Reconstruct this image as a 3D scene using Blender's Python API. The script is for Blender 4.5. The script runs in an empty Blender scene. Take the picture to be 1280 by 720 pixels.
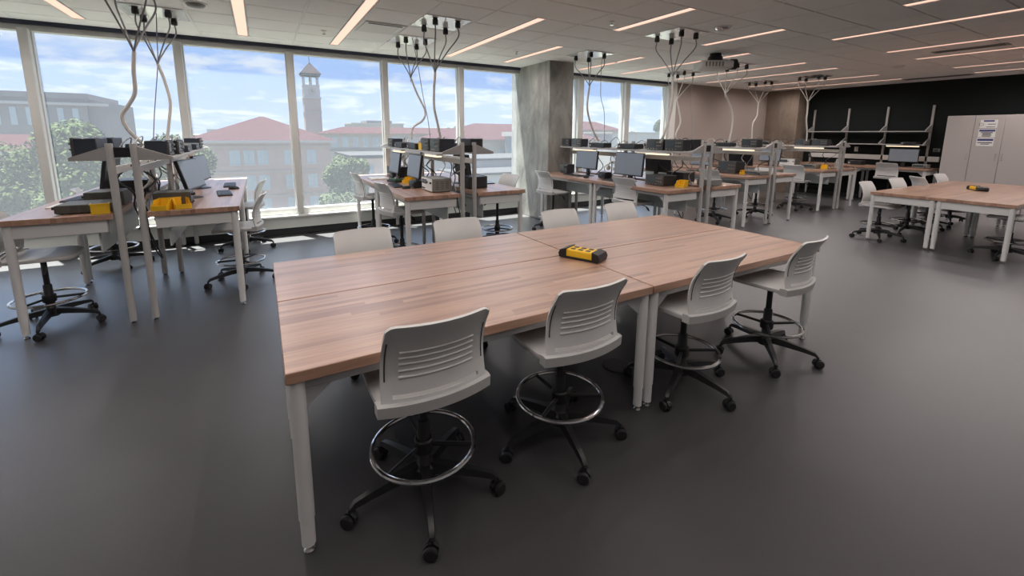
import bpy, math, random
from mathutils import Vector, Matrix
R = math.radians
rnd = random.Random(7)
scene = bpy.context.scene
col = scene.collection

# ------------------------------------------------------------------ camera
H = 1.593
F_PX, PY = 538.84, 256.27
YAW, PITCH, ROLL = 0.5256, 0.16205, -0.00684
cd = bpy.data.cameras.new('camera'); cam = bpy.data.objects.new('camera', cd); col.objects.link(cam)
scene.camera = cam
fw = Vector((math.sin(YAW)*math.cos(PITCH), math.cos(YAW)*math.cos(PITCH), -math.sin(PITCH)))
rt = Vector((math.cos(YAW), -math.sin(YAW), 0)); dn = fw.cross(rt)
c_, s_ = math.cos(ROLL), math.sin(ROLL)
r2 = c_*rt + s_*dn; d2 = -s_*rt + c_*dn
cam.matrix_world = Matrix(((r2.x, -d2.x, -fw.x, 0), (r2.y, -d2.y, -fw.y, 0), (r2.z, -d2.z, -fw.z, H), (0, 0, 0, 1)))
cd.sensor_fit = 'HORIZONTAL'; cd.sensor_width = 36.0
cd.lens = F_PX/1280*36.0
cd.shift_y = (PY-360)/1280
cd.clip_start = .05; cd.clip_end = 3000

# ------------------------------------------------------------------ colour management
vs = scene.view_settings
vs.view_transform = 'Standard'; vs.look = 'None'; vs.gamma = 1.0; vs.use_curve_mapping = False
vs.exposure = 0.0

# ------------------------------------------------------------------ sky, sun
SKY_STRENGTH = 1.2
SUN_STRENGTH = 30.0
LAMP_POWER = 28.0          # watts for each metre of slot light
LAMP_COLOR = (1.0, .93, .895)
w = bpy.data.worlds.new('sky'); scene.world = w; w.use_nodes = True
nt = w.node_tree; N = nt.nodes; Lk = nt.links
for n in list(N): N.remove(n)
tc = N.new('ShaderNodeTexCoord'); sep = N.new('ShaderNodeSeparateXYZ'); Lk.new(tc.outputs['Generated'], sep.inputs[0])
ramp = N.new('ShaderNodeValToRGB'); Lk.new(sep.outputs['Z'], ramp.inputs[0])
e = ramp.color_ramp.elements
e[0].position = 0.0; e[0].color = (.55, .67, .93, 1)
e[1].position = .75; e[1].color = (.20, .42, .84, 1)
m = e.new(.12); m.color = (.42, .58, .95, 1)
m = e.new(.33); m.color = (.28, .50, .93, 1)
mz = N.new('ShaderNodeMath'); mz.operation = 'ADD'; mz.inputs[1].default_value = .16; Lk.new(sep.outputs['Z'], mz.inputs[0])
mx = N.new('ShaderNodeMath'); mx.operation = 'MAXIMUM'; mx.inputs[1].default_value = .05; Lk.new(mz.outputs[0], mx.inputs[0])
dv = N.new('ShaderNodeVectorMath'); dv.operation = 'DIVIDE'; Lk.new(tc.outputs['Generated'], dv.inputs[0])
cb = N.new('ShaderNodeCombineXYZ')
for i in range(3): Lk.new(mx.outputs[0], cb.inputs[i])
Lk.new(cb.outputs[0], dv.inputs[1])
nz = N.new('ShaderNodeTexNoise'); nz.inputs['Scale'].default_value = 1.9; nz.inputs['Detail'].default_value = 9
nz.inputs['Roughness'].default_value = .58; nz.inputs['Distortion'].default_value = .25
Lk.new(dv.outputs[0], nz.inputs['Vector'])
cr = N.new('ShaderNodeValToRGB'); Lk.new(nz.outputs['Fac'], cr.inputs[0])
cr.color_ramp.elements[0].position = .49; cr.color_ramp.elements[0].color = (0, 0, 0, 1)
cr.color_ramp.elements[1].position = .62; cr.color_ramp.elements[1].color = (.8, .8, .8, 1)
mixc = N.new('ShaderNodeMix'); mixc.data_type = 'RGBA'
Lk.new(cr.outputs['Color'], mixc.inputs[0]); Lk.new(ramp.outputs['Color'], mixc.inputs[6]); mixc.inputs[7].default_value = (.84, .88, .95, 1)
bg = N.new('ShaderNodeBackground'); bg.inputs['Strength'].default_value = SKY_STRENGTH; Lk.new(mixc.outputs[2], bg.inputs['Color'])
wo = N.new('ShaderNodeOutputWorld'); Lk.new(bg.outputs[0], wo.inputs['Surface'])

sl = bpy.data.lights.new('sun', 'SUN'); sun = bpy.data.objects.new('sun', sl); col.objects.link(sun)
sl.energy = SUN_STRENGTH; sl.angle = R(.6); sl.color = (1.0, .97, .90)
sun.rotation_euler = Vector((.11, -.222, -1)).to_track_quat('-Z', 'Y').to_euler()
sun.location = (0, 30, 60)

# ------------------------------------------------------------------ materials
MATS = {}
def nodes_of(name):
    m = bpy.data.materials.new(name); m.use_nodes = True
    return m, m.node_tree.nodes, m.node_tree.links, m.node_tree.nodes['Principled BSDF']
def mat(name, c, rough=.5, metal=0.0, var=.06, scale=8.0, bump=0.0, bscale=60.0, coat=0.0, spec=.5):
    """plain surface with a little procedural tone variation and relief"""
    m, n, l, b = nodes_of(name)
    t = n.new('ShaderNodeTexCoord')
    z = n.new('ShaderNodeTexNoise'); z.inputs['Scale'].default_value = scale; z.inputs['Detail'].default_value = 4
    l.new(t.outputs['Object'], z.inputs['Vector'])
    k = n.new('ShaderNodeMix'); k.data_type = 'RGBA'
    k.inputs[6].default_value = tuple(max(0, v*(1-var)) for v in c)+(1,)
    k.inputs[7].default_value = tuple(min(1, v*(1+var)) for v in c)+(1,)
    l.new(z.outputs['Fac'], k.inputs[0]); l.new(k.outputs[2], b.inputs['Base Color'])
    b.inputs['Roughness'].default_value = rough; b.inputs['Metallic'].default_value = metal
    b.inputs['Specular IOR Level'].default_value = spec
    if coat: b.inputs['Coat Weight'].default_value = coat
    if bump:
        z2 = n.new('ShaderNodeTexNoise'); z2.inputs['Scale'].default_value = bscale; z2.inputs['Detail'].default_value = 6
        l.new(t.outputs['Object'], z2.inputs['Vector'])
        bp = n.new('ShaderNodeBump'); bp.inputs['Strength'].default_value = bump; bp.inputs['Distance'].default_value = .01
        l.new(z2.outputs['Fac'], bp.inputs['Height']); l.new(bp.outputs['Normal'], b.inputs['Normal'])
    MATS[name] = m
    return m
def emis(name, c, s):
    m, n, l, b = nodes_of(name)
    b.inputs['Base Color'].default_value = (.02, .02, .02, 1); b.inputs['Specular IOR Level'].default_value = .1; b.inputs['Emission Color'].default_value = c+(1,); b.inputs['Emission Strength'].default_value = s
    MATS[name] = m; return m

mat('white_plastic', (.63, .63, .62), .42, var=.02)
mat('seat_plastic_shaded', (.50, .495, .485), .45, var=.02)  # shell plastic darkened, standing in for shade on the seats
mat('white_steel', (.66, .66, .65), .38, var=.02)
mat('grey_steel', (.42, .42, .42), .4, var=.03)
mat('shelf_grey', (.40, .39, .38), .42, var=.03)
mat('black_plastic', (.012, .012, .013), .42, var=.1)
mat('black_case', (.02, .022, .026), .38, var=.1)
mat('navy_case', (.03, .038, .055), .4, var=.1)
mat('dark_grey', (.06, .06, .06), .5)
mat('olive_case', (.075, .075, .065), .5)
mat('mid_grey', (.22, .22, .21), .5)
mat('chrome', (.75, .75, .76), .12, metal=1.0, var=.01)
mat('yellow_plastic', (.86, .52, .02), .42, var=.04)
mat('screen', (.22, .26, .31), .35, var=.03)
mat('scope_screen', (.06, .075, .085), .15, var=.1)
mat('off_white', (.70, .70, .68), .5, var=.02)
mat('paper', (.82, .82, .80), .8, var=.02)
mat('poster_blue', (.05, .055, .22), .7, var=.05)
mat('poster_ink', (.06, .06, .07), .8)
mat('cable_white', (.62, .60, .57), .6, var=.08)
mat('cable_grey', (.26, .26, .27), .5, var=.08)
mat('cable_black', (.012, .012, .013), .5)
mat('cable_purple', (.24, .22, .34), .5)
mat('plug_panel', (.93, .94, .94), .15, var=.02, coat=1.0)
mat('frame_alu', (.60, .60, .58), .4, var=.03)
mat('gap_shade_navy', (.02, .028, .055), .5)
mat('sill_white', (.78, .78, .76), .45, var=.02)
mat('panel_grey', (.52, .54, .51), .5, var=.02)
mat('tile', (.86, .86, .855), .9, var=.03, scale=3, bump=.25, bscale=220)
mat('grid_white', (.80, .80, .79), .6, var=.02)
mat('wall_white', (.62, .61, .59), .85, var=.02)
mat('wall_beige', (.39, .33, .30), .85, var=.03, scale=1.5)
mat('wall_black', (.013, .0165, .0165), .8, var=.1, scale=2, spec=.15)
mat('base_black', (.015, .015, .017), .6)
mat('locker', (.50, .46, .45), .5, var=.02, scale=3)
mat('lamp_white', (.75, .75, .75), .4)
mat('green_board', (.03, .12, .08), .5)
mat('slot_dark', (.05, .05, .05), .6)
mat('modesty', (.50, .53, .52), .5, var=.02)
emis('lamp_glow', (1.0, .60, .46), 1.3)
emis('task_glow', (1.0, .80, .55), 1.5)
emis('led_glow', (1.0, .95, .7), 1.0)

def make_wood(name, tint=(1, 1, 1)):
    m, n, l, b = nodes_of(name)
    t = n.new('ShaderNodeTexCoord'); oi = n.new('ShaderNodeObjectInfo')
    s = n.new('ShaderNodeSeparateXYZ'); l.new(t.outputs['Object'], s.inputs[0])
    def mth(op, a, bb=None, c=None):
        q = n.new('ShaderNodeMath'); q.operation = op
        for i, v in enumerate((a, bb, c)):
            if v is None: continue
            if isinstance(v, (int, float)): q.inputs[i].default_value = v
            else: l.new(v, q.inputs[i])
        return q.outputs[0]
    row = mth('FLOOR', mth('DIVIDE', s.outputs['Y'], .034))
    roff = mth('ADD', row, mth('MULTIPLY', oi.outputs['Random'], 91.0))
    wn = n.new('ShaderNodeTexWhiteNoise'); wn.noise_dimensions = '1D'; l.new(roff, wn.inputs['W'])
    seg = mth('FLOOR', mth('ADD', mth('DIVIDE', s.outputs['X'], 1.5), mth('MULTIPLY', wn.outputs['Value'], 7.0)))
    cv = n.new('ShaderNodeCombineXYZ'); l.new(roff, cv.inputs[0]); l.new(seg, cv.inputs[1])
    wn2 = n.new('ShaderNodeTexWhiteNoise'); wn2.noise_dimensions = '3D'; l.new(cv.outputs[0], wn2.inputs['Vector'])
    cr_ = n.new('ShaderNodeValToRGB'); l.new(wn2.outputs['Value'], cr_.inputs[0])
    el = cr_.color_ramp.elements
    el[0].position = 0; el[0].color = (.30*tint[0], .18*tint[1], .135*tint[2], 1)
    el[1].position = 1; el[1].color = (.53*tint[0], .37*tint[1], .29*tint[2], 1)
    k = el.new(.25); k.color = (.44*tint[0], .29*tint[1], .22*tint[2], 1)
    k = el.new(.6); k.color = (.48*tint[0], .32*tint[1], .24*tint[2], 1)
    mp = n.new('ShaderNodeMapping'); mp.inputs['Scale'].default_value = (1.6, 38, 38); l.new(t.outputs['Object'], mp.inputs['Vector'])
    gz = n.new('ShaderNodeTexNoise'); gz.inputs['Scale'].default_value = 2.2; gz.inputs['Detail'].default_value = 7; gz.inputs['Distortion'].default_value = .6
    gz.noise_dimensions = '4D'; l.new(mth('MULTIPLY', wn2.outputs['Value'], 20.0), gz.inputs['W']); l.new(mp.outputs[0], gz.inputs['Vector'])
    gr = n.new('ShaderNodeValToRGB'); l.new(gz.outputs['Fac'], gr.inputs[0])
    gr.color_ramp.elements[0].position = .3; gr.color_ramp.elements[0].color = (.72, .66, .62, 1)
    gr.color_ramp.elements[1].position = .62; gr.color_ramp.elements[1].color = (1, 1, 1, 1)
    mu = n.new('ShaderNodeMix'); mu.data_type = 'RGBA'; mu.blend_type = 'MULTIPLY'; mu.inputs[0].default_value = 1
    l.new(cr_.outputs['Color'], mu.inputs[6]); l.new(gr.outputs['Color'], mu.inputs[7])
    l.new(mu.outputs[2], b.inputs['Base Color'])
    b.inputs['Roughness'].default_value = .42; b.inputs['Specular IOR Level'].default_value = .35
    b.inputs['Coat Weight'].default_value = 1.0; b.inputs['Coat Roughness'].default_value = .36; b.inputs['Coat IOR'].default_value = 1.6
    MATS[name] = m
make_wood('wood', (.95, .84, .76))

def make_floor():
    m, n, l, b = nodes_of('floor_sheet')
    t = n.new('ShaderNodeTexCoord')
    a = n.new('ShaderNodeTexNoise'); a.inputs['Scale'].default_value = .9; a.inputs['Detail'].default_value = 5; l.new(t.outputs['Object'], a.inputs['Vector'])
    c = n.new('ShaderNodeTexNoise'); c.inputs['Scale'].default_value = 150; c.inputs['Detail'].default_value = 3; l.new(t.outputs['Object'], c.inputs['Vector'])
    ad = n.new('ShaderNodeMath'); ad.operation = 'MULTIPLY_ADD'; ad.inputs[1].default_value = .35; l.new(c.outputs['Fac'], ad.inputs[0]); l.new(a.outputs['Fac'], ad.inputs[2])
    k = n.new('ShaderNodeValToRGB'); l.new(ad.outputs[0], k.inputs[0])
    k.color_ramp.elements[0].position = .45; k.color_ramp.elements[0].color = (.042, .040, .042, 1)
    k.color_ramp.elements[1].position = .95; k.color_ramp.elements[1].color = (.060, .057, .060, 1)
    l.new(k.outputs['Color'], b.inputs['Base Color'])
    b.inputs['Roughness'].default_value = .45; b.inputs['Specular IOR Level'].default_value = .15
    bp = n.new('ShaderNodeBump'); bp.inputs['Strength'].default_value = .12; bp.inputs['Distance'].default_value = .004
    l.new(c.outputs['Fac'], bp.inputs['Height']); l.new(bp.outputs['Normal'], b.inputs['Normal'])
    # polished wear layer: mirror-like only at grazing view
    gl = n.new('ShaderNodeBsdfGlossy'); gl.inputs['Roughness'].default_value = .33; gl.inputs['Color'].default_value = (.95, .97, 1, 1)
    l.new(bp.outputs['Normal'], gl.inputs['Normal'])
    lw = n.new('ShaderNodeLayerWeight'); lw.inputs['Blend'].default_value = .5
    pw = n.new('ShaderNodeMath'); pw.operation = 'POWER'; pw.inputs[1].default_value = 4.6; l.new(lw.outputs['Facing'], pw.inputs[0])
    sc = n.new('ShaderNodeMath'); sc.operation = 'MULTIPLY'; sc.inputs[1].default_value = 1.2; l.new(pw.outputs[0], sc.inputs[0])
    ms = n.new('ShaderNodeMixShader'); l.new(sc.outputs[0], ms.inputs[0]); l.new(b.outputs[0], ms.inputs[1]); l.new(gl.outputs[0], ms.inputs[2])
    l.new(ms.outputs[0], n['Material Output'].inputs['Surface'])
    MATS['floor_sheet'] = m
make_floor()

def make_concrete(name, lo, hi):
    m, n, l, b = nodes_of(name)
    t = n.new('ShaderNodeTexCoord')
    mp = n.new('ShaderNodeMapping'); mp.inputs['Scale'].default_value = (1, 1, .45); l.new(t.outputs['Object'], mp.inputs['Vector'])
    a = n.new('ShaderNodeTexNoise'); a.inputs['Scale'].default_value = 3.2; a.inputs['Detail'].default_value = 9; a.inputs['Roughness'].default_value = .68; a.inputs['Distortion'].default_value = .5
    l.new(mp.outputs[0], a.inputs['Vector'])
    k = n.new('ShaderNodeValToRGB'); l.new(a.outputs['Fac'], k.inputs[0])
    k.color_ramp.elements[0].position = .3; k.color_ramp.elements[0].color = lo+(1,)
    k.color_ramp.elements[1].position = .7; k.color_ramp.elements[1].color = hi+(1,)
    l.new(k.outputs['Color'], b.inputs['Base Color']); b.inputs['Roughness'].default_value = .8
    bp = n.new('ShaderNodeBump'); bp.inputs['Strength'].default_value = .3; bp.inputs['Distance'].default_value = .01
    l.new(a.outputs['Fac'], bp.inputs['Height']); l.new(bp.outputs['Normal'], b.inputs['Normal'])
    MATS[name] = m
make_concrete('concrete', (.17, .17, .16), (.44, .44, .41))
make_concrete('concrete_warm', (.17, .13, .10), (.30, .24, .19))

def make_glass():
    m = bpy.data.materials.new('window_glass'); m.use_nodes = True
    n, l = m.node_tree.nodes, m.node_tree.links
    for q in list(n): n.remove(q)
    tr = n.new('ShaderNodeBsdfTransparent'); tr.inputs[0].default_value = (.93, .95, .95, 1)
    tl = n.new('ShaderNodeBsdfTranslucent'); tl.inputs[0].default_value = (.80, .84, .92, 1)  # pale haze over the view, put into the glass as a veil
    gl = n.new('ShaderNodeBsdfGlossy'); gl.inputs['Roughness'].default_value = .02; gl.inputs[0].default_value = (.9, .95, 1, 1)
    t = n.new('ShaderNodeTexCoord'); z = n.new('ShaderNodeTexNoise'); z.inputs['Scale'].default_value = 1.3; z.inputs['Detail'].default_value = 4
    l.new(t.outputs['Object'], z.inputs['Vector'])
    mr = n.new('ShaderNodeMapRange'); mr.inputs['To Min'].default_value = .055; mr.inputs['To Max'].default_value = .08; l.new(z.outputs['Fac'], mr.inputs['Value'])
    m1 = n.new('ShaderNodeMixShader'); l.new(mr.outputs[0], m1.inputs[0]); l.new(tr.outputs[0], m1.inputs[1]); l.new(tl.outputs[0], m1.inputs[2])
    m2 = n.new('ShaderNodeMixShader'); m2.inputs[0].default_value = .02; l.new(m1.outputs[0], m2.inputs[1]); l.new(gl.outputs[0], m2.inputs[2])
    o = n.new('ShaderNodeOutputMaterial'); l.new(m2.outputs[0], o.inputs['Surface'])
    MATS['window_glass'] = m
make_glass()

# outdoors
mat('brick_far', (.36, .28, .26), .9, var=.12, scale=1.2, spec=0.0)
mat('brick_pale', (.56, .43, .38), .9, var=.10, scale=1.0, spec=0.0)
mat('stone_far', (.34, .31, .28), .9, var=.06, spec=0.0)
mat('roof_red', (.046, .024, .027), .85, var=.10, scale=.8, spec=0.0)
mat('glass_far', (.30, .36, .40), .25, var=.15, scale=.6)
mat('trim_far', (.38, .37, .36), .8, var=.03, spec=0.0)
mat('metal_far', (.20, .19, .20), .6, var=.08, scale=.4, spec=0.0)
mat('roof_pale', (.058, .06, .065), .9, var=.08, scale=.3, spec=0.0)
mat('tower_roof', (.09, .08, .085), .7, var=.1, spec=0.0)
mat('bark', (.11, .08, .055), .9, var=.2, spec=0.0)
mat('leaf', (.075, .10, .045), .7, var=.35, scale=.6, spec=0.0)
mat('leaf_pale', (.095, .12, .065), .7, var=.3, scale=.6, spec=0.0)
mat('lawn', (.12, .125, .10), .95, var=.3, scale=.05, spec=0.0)

# ------------------------------------------------------------------ mesh helpers
class MB:
    def __init__(s): s.v = []; s.f = []
    def add(s, vs_, fs):
        o = len(s.v); s.v += [tuple(p) for p in vs_]; s.f += [tuple(i+o for i in q) for q in fs]; return s
    def box(s, x0, x1, y0, y1, z0, z1):
        return s.add([(x0,y0,z0),(x1,y0,z0),(x1,y1,z0),(x0,y1,z0),(x0,y0,z1),(x1,y0,z1),(x1,y1,z1),(x0,y1,z1)],
                     [(0,3,2,1),(4,5,6,7),(0,1,5,4),(1,2,6,5),(2,3,7,6),(3,0,4,7)])
    def rbox(s, x0, x1, y0, y1, z0, z1, b=.004):
        """box with chamfered edges"""
        xs = (x0, x1); ys = (y0, y1); zs = (z0, z1); V = []; idx = {}
        for i in (0, 1):
            for j in (0, 1):
                for k in (0, 1):
                    sx, sy, sz = 1-2*i, 1-2*j, 1-2*k
                    for a in range(3):
                        p = [xs[i], ys[j], zs[k]]
                        for q, sg in enumerate((sx, sy, sz)):
                            if q != a: p[q] += sg*b
                        idx[(i, j, k, a)] = len(V); V.append(p)
        Fc = []
        def quad(a, ks):
            Fc.append(tuple(idx[k+(a,)] for k in ks))
        for i in (0, 1):
            k = [(i,0,0),(i,1,0),(i,1,1),(i,0,1)]; quad(0, k if i else k[::-1])
            k = [(0,i,0),(0,i,1),(1,i,1),(1,i,0)]; quad(1, k if i else k[::-1])
            k = [(0,0,i),(1,0,i),(1,1,i),(0,1,i)]; quad(2, k if i else k[::-1])
        for i in (0, 1):
            for j in (0, 1):
                Fc.append((idx[(i,j,0,0)], idx[(i,j,1,0)], idx[(i,j,1,1)], idx[(i,j,0,1)]))
                Fc.append((idx[(i,0,j,0)], idx[(i,1,j,0)], idx[(i,1,j,2)], idx[(i,0,j,2)]))
                Fc.append((idx[(0,i,j,1)], idx[(1,i,j,1)], idx[(1,i,j,2)], idx[(0,i,j,2)]))
                for k in (0, 1): Fc.append((idx[(i,j,k,0)], idx[(i,j,k,1)], idx[(i,j,k,2)]))
        Fc = [q for q in Fc]
        return s.add(V, Fc)
    def tube(s, path, r, n=8, cap=True):
        path = [Vector(p) for p in path]; rs = r if isinstance(r, (list, tuple)) else [r]*len(path)
        rings = []; up = None
        for i, p in enumerate(path):
            t = (path[min(i+1, len(path)-1)]-path[max(i-1, 0)]).normalized()
            if up is None: up = Vector((0, 0, 1)) if abs(t.z) < .9 else Vector((1, 0, 0))
            a = t.cross(up)
            if a.length < 1e-6: a = t.cross(Vector((0, 1, 0)))
            a.normalize(); b = a.cross(t).normalized(); up = b
            rings.append([p+rs[i]*(math.cos(2*math.pi*k/n)*a+math.sin(2*math.pi*k/n)*b) for k in range(n)])
        V = [q for g in rings for q in g]; Fc = []
        for i in range(len(rings)-1):
            for k in range(n):
                a0 = i*n+k; a1 = i*n+(k+1) % n
                Fc.append((a0, a1, a1+n, a0+n))
        if cap:
            Fc.append(tuple(range(n))[::-1]); Fc.append(tuple((len(rings)-1)*n+k for k in range(n)))
        return s.add(V, Fc)
    def cyl(s, p0, p1, r, n=14, r1=None):
        return s.tube([p0, p1], [r, r if r1 is None else r1], n)
    def lathe(s, prof, n=16, c=(0, 0, 0)):
        V = []; Fc = []
        for (r, z) in prof:
            for k in range(n):
                a = 2*math.pi*k/n; V.append((c[0]+r*math.cos(a), c[1]+r*math.sin(a), c[2]+z))
        for i in range(len(prof)-1):
            for k in range(n):
                Fc.append((i*n+k, i*n+(k+1) % n, (i+1)*n+(k+1) % n, (i+1)*n+k))
        Fc.append(tuple(range(n))[::-1]); Fc.append(tuple((len(prof)-1)*n+k for k in range(n)))
        return s.add(V, Fc)
    def torus(s, c, Rr, r, n=40, m=8):
        V = []; Fc = []
        for i in range(n):
            a = 2*math.pi*i/n
            for k in range(m):
                b = 2*math.pi*k/m
                V.append((c[0]+(Rr+r*math.cos(b))*math.cos(a), c[1]+(Rr+r*math.cos(b))*math.sin(a), c[2]+r*math.sin(b)))
        for i in range(n):
            for k in range(m):
                Fc.append((i*m+k, ((i+1) % n)*m+k, ((i+1) % n)*m+(k+1) % m, i*m+(k+1) % m))
        return s.add(V, Fc)
    def prism(s, poly, axis, a, b):
        """polygon extruded along an axis: poly holds the two other coordinates in xyz order"""
        def P(u, v, t):
            return {'x': (t, u, v), 'y': (u, t, v), 'z': (u, v, t)}[axis]
        n = len(poly)
        V = [P(u, v, a) for u, v in poly]+[P(u, v, b) for u, v in poly]
        Fc = [tuple(range(n)), tuple(range(n, 2*n))[::-1]]+[(i, i+n, (i+1) % n+n, (i+1) % n) for i in range(n)]
        return s.add(V, Fc)
    def mesh(s, name, m):
        me = bpy.data.meshes.new(name); me.from_pydata(s.v, [], s.f); me.validate()
        import bmesh
        bm = bmesh.new(); bm.from_mesh(me); bmesh.ops.recalc_face_normals(bm, faces=bm.faces[:]); bm.to_mesh(me); bm.free()
        me.materials.append(MATS[m])
        me.polygons.foreach_set('use_smooth', [True]*len(me.polygons)); me.set_sharp_from_angle(angle=R(38))
        return me
    def build(s, name, m, parent=None, loc=None):
        return obj(name, s.mesh(name, m), parent, loc)

def obj(name, me, parent=None, loc=None, rz=0.0):
    o = bpy.data.objects.new(name, me); col.objects.link(o)
    if parent is not None: o.parent = parent
    if loc is not None: o.location = loc
    if rz: o.rotation_euler.z = rz
    return o
def tag(o, label=None, cat=None, group=None, kind=None):
    if label: o['label'] = label
    if cat: o['category'] = cat
    if group: o['group'] = group
    if kind: o['kind'] = kind
    return o
def thing(name, label, cat, loc=(0, 0, 0), rz=0.0, group=None):
    o = bpy.data.objects.new(name, None); col.objects.link(o); o.empty_display_size = .1
    o.location = loc; o.rotation_euler.z = rz
    return tag(o, label, cat, group)
CACHE = {}
def cached(key, fn):
    if key not in CACHE: CACHE[key] = fn()
    return CACHE[key]
def struct(name, mb, m, label=None, parent=None):
    o = mb.build(name, m, parent)
    if parent is None: o['kind'] = 'structure'
    if label: o['label'] = label
    return o
def smooth_path(pts, sub=5):
    P = [Vector(p) for p in pts]; out = []
    for i in range(len(P)-1):
        p0 = P[max(i-1, 0)]; p1 = P[i]; p2 = P[i+1]; p3 = P[min(i+2, len(P)-1)]
        for k in range(sub):
            t = k/sub
            out.append(.5*((2*p1)+(p2-p0)*t+(2*p0-5*p1+4*p2-p3)*t*t+(3*p1-p0-3*p2+p3)*t**3))
    out.append(P[-1]); return out

# ------------------------------------------------------------------ room
CEIL = 2.88
XL, XR, YB, YW = -4.1, 13.55, -3.6, 7.5
struct('floor', MB().box(XL-.2, XR+.2, YB-.2, YW+.2, -.12, 0), 'floor_sheet', 'dark grey sheet floor with a soft sheen')
ceil = struct('ceiling', MB().box(XL-.2, XR+.2, YB-.2, YW+.2, CEIL+.012, CEIL+.10), 'grid_white', 'white suspended ceiling of square mineral tiles in a grid')
LIGHTS = []
def L_(x, *segs):
    for a, b in segs: LIGHTS.append((x, a, b))
r_ = [7.08-.566*k for k in range(0, 19)]
PER = 2.85
bases = [-3.43+PER*k for k in range(6)]
L_(-2.91, (r_[5], r_[0]))
L_(-1.70, (r_[5], r_[0]), (r_[12], r_[7]))  # second span is an unseen lamp, added to light the foreground
L_(-.09, (r_[5], r_[0]), (r_[12], r_[7])); L_(1.05, (r_[5], r_[0]), (r_[14], r_[9]))  # second span of each is likewise unseen and added for light
L_(2.84, (r_[5], r_[0]), (r_[12], r_[7])); L_(3.94, (r_[3], r_[0]), (r_[7], r_[5]), (r_[14], r_[9]))  # last span of each is an unseen lamp added for light
L_(5.63, (r_[3], r_[0]), (r_[7], r_[5]), (r_[14], r_[9])); L_(6.77, (r_[5], r_[0]), (r_[12], r_[7]))
L_(8.45, (r_[5], r_[0]), (r_[12], r_[7])); L_(9.58, (r_[5], r_[0]), (r_[12], r_[7]))
L_(11.32, (r_[5], r_[0]), (r_[12], r_[7])); L_(12.5, (r_[5], r_[0]), (r_[12], r_[7]))
LW = .052   # half width of the slot light
def tile_mesh(wx, wy):
    return cached(('tile', round(wx, 3), round(wy, 3)), lambda: MB().rbox(-wx/2, wx/2, -wy/2, wy/2, 0, .012, .003).mesh('ceiling_tile', 'tile'))
def in_view(x, y, z):
    d = Vector((x, y, z-H)); zc = d.dot(fw)
    if zc < .3: return False
    px = 640+F_PX*d.dot(r2)/zc; py = PY+F_PX*d.dot(d2)/zc
    return -60 < px < 1340 and -40 < py < 760
hidden_tiles = MB()
for b in bases:
    for q in (0, 1.1, 2.25):
        if XL+.05 < b+q < XR-.05: MB().box(b+q-.0085, b+q+.0085, YB, YW-.03, CEIL-.002, CEIL+.012).build('grid_runner', 'grid_white', ceil)
POWER = [(-.88, 5.10), (-.88, 6.23), (1.93, 5.02), (1.93, 6.15), (4.72, 3.97), (4.72, 5.66), (7.62, 5.10), (7.62, 6.23), (10.45, 5.10), (10.45, 6.23)]
rows = [(YW, r_[0])]+[(r_[k], r_[k+1]) for k in range(18)]
ntile = 0
for b in bases:
    cols = [(b, b+1.1), (b+1.1, b+2.25), (b+2.25, b+PER)]
    for ci, (xa, xb) in enumerate(cols):
        for (yt, yb) in rows:
            if yb < YB: continue
            parts = [(max(xa, XL), min(xb, XR))]
            if ci < 2:
                for (lx, l0, l1) in LIGHTS:
                    if xa < lx < xb and l0-.05 <= (yt+yb)/2 <= l1+.05:
                        parts = [(max(xa, XL), lx-LW-.008), (lx+LW+.008, min(xb, XR))]
            for (pa, pb) in parts:
                if pb-pa < .08: continue
                wx, wy = pb-pa-.018, yt-yb-.016; cx, cy = (pa+pb)/2, (yt+yb)/2
                vis = any(in_view(cx+i*wx/2, cy+j*wy/2, CEIL) for i in (-1, 0, 1) for j in (-1, 0, 1))
                if vis and ntile < 300:
                    obj('ceiling_tile', tile_mesh(wx, wy), ceil, (cx, cy, CEIL)); ntile += 1
                else:
                    hidden_tiles.box(cx-wx/2, cx+wx/2, cy-wy/2, cy+wy/2, CEIL, CEIL+.012)
if hidden_tiles.v: tag(hidden_tiles.build('ceiling_tile', 'tile', ceil), kind='stuff')

struct('wall_left', MB().box(XL-.2, XL, YB-.2, YW+.2, 0, CEIL+.1), 'wall_white')
struct('wall_front', MB().box(XL-.2, XR+.2, YB-.2, YB, 0, CEIL+.1), 'wall_white')
struct('wall_right', MB().box(XR, XR+.2, YB-.2, YW+.2, 0, CEIL+.1), 'wall_black', 'matte black painted end wall')
struct('wall_back', MB().box(8.98, XR+.2, YW, YW+.25, 0, CEIL+.1), 'wall_beige', 'beige painted wall between the windows and the brown concrete')
struct('baseboard_right', MB().box(XR-.015, XR, YB, YW, 0, .1), 'base_black')
struct('baseboard_back', MB().box(9.0, XR, YW-.015, YW, 0, .1), 'base_black')
# window wall below the glass: sill ledge, panel, dark toe recess
wb = struct('wall_back_sill', MB().box(XL, 8.98, YW+.08, YW+.22, 0, .36), 'panel_grey', 'low wall under the windows with a white ledge and dark toe recess')
MB().rbox(XL, 8.98, YW-.06, YW+.10, .295, .325, .004).build('sill_ledge', 'sill_white', wb)
MB().box(XL, 8.98, YW-.03, YW+.08, .125, .295).build('sill_panel', 'panel_grey', wb)
MB().box(XL, 8.98, YW+.05, YW+.08, 0, .125).build('toe_recess', 'base_black', wb)

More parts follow.
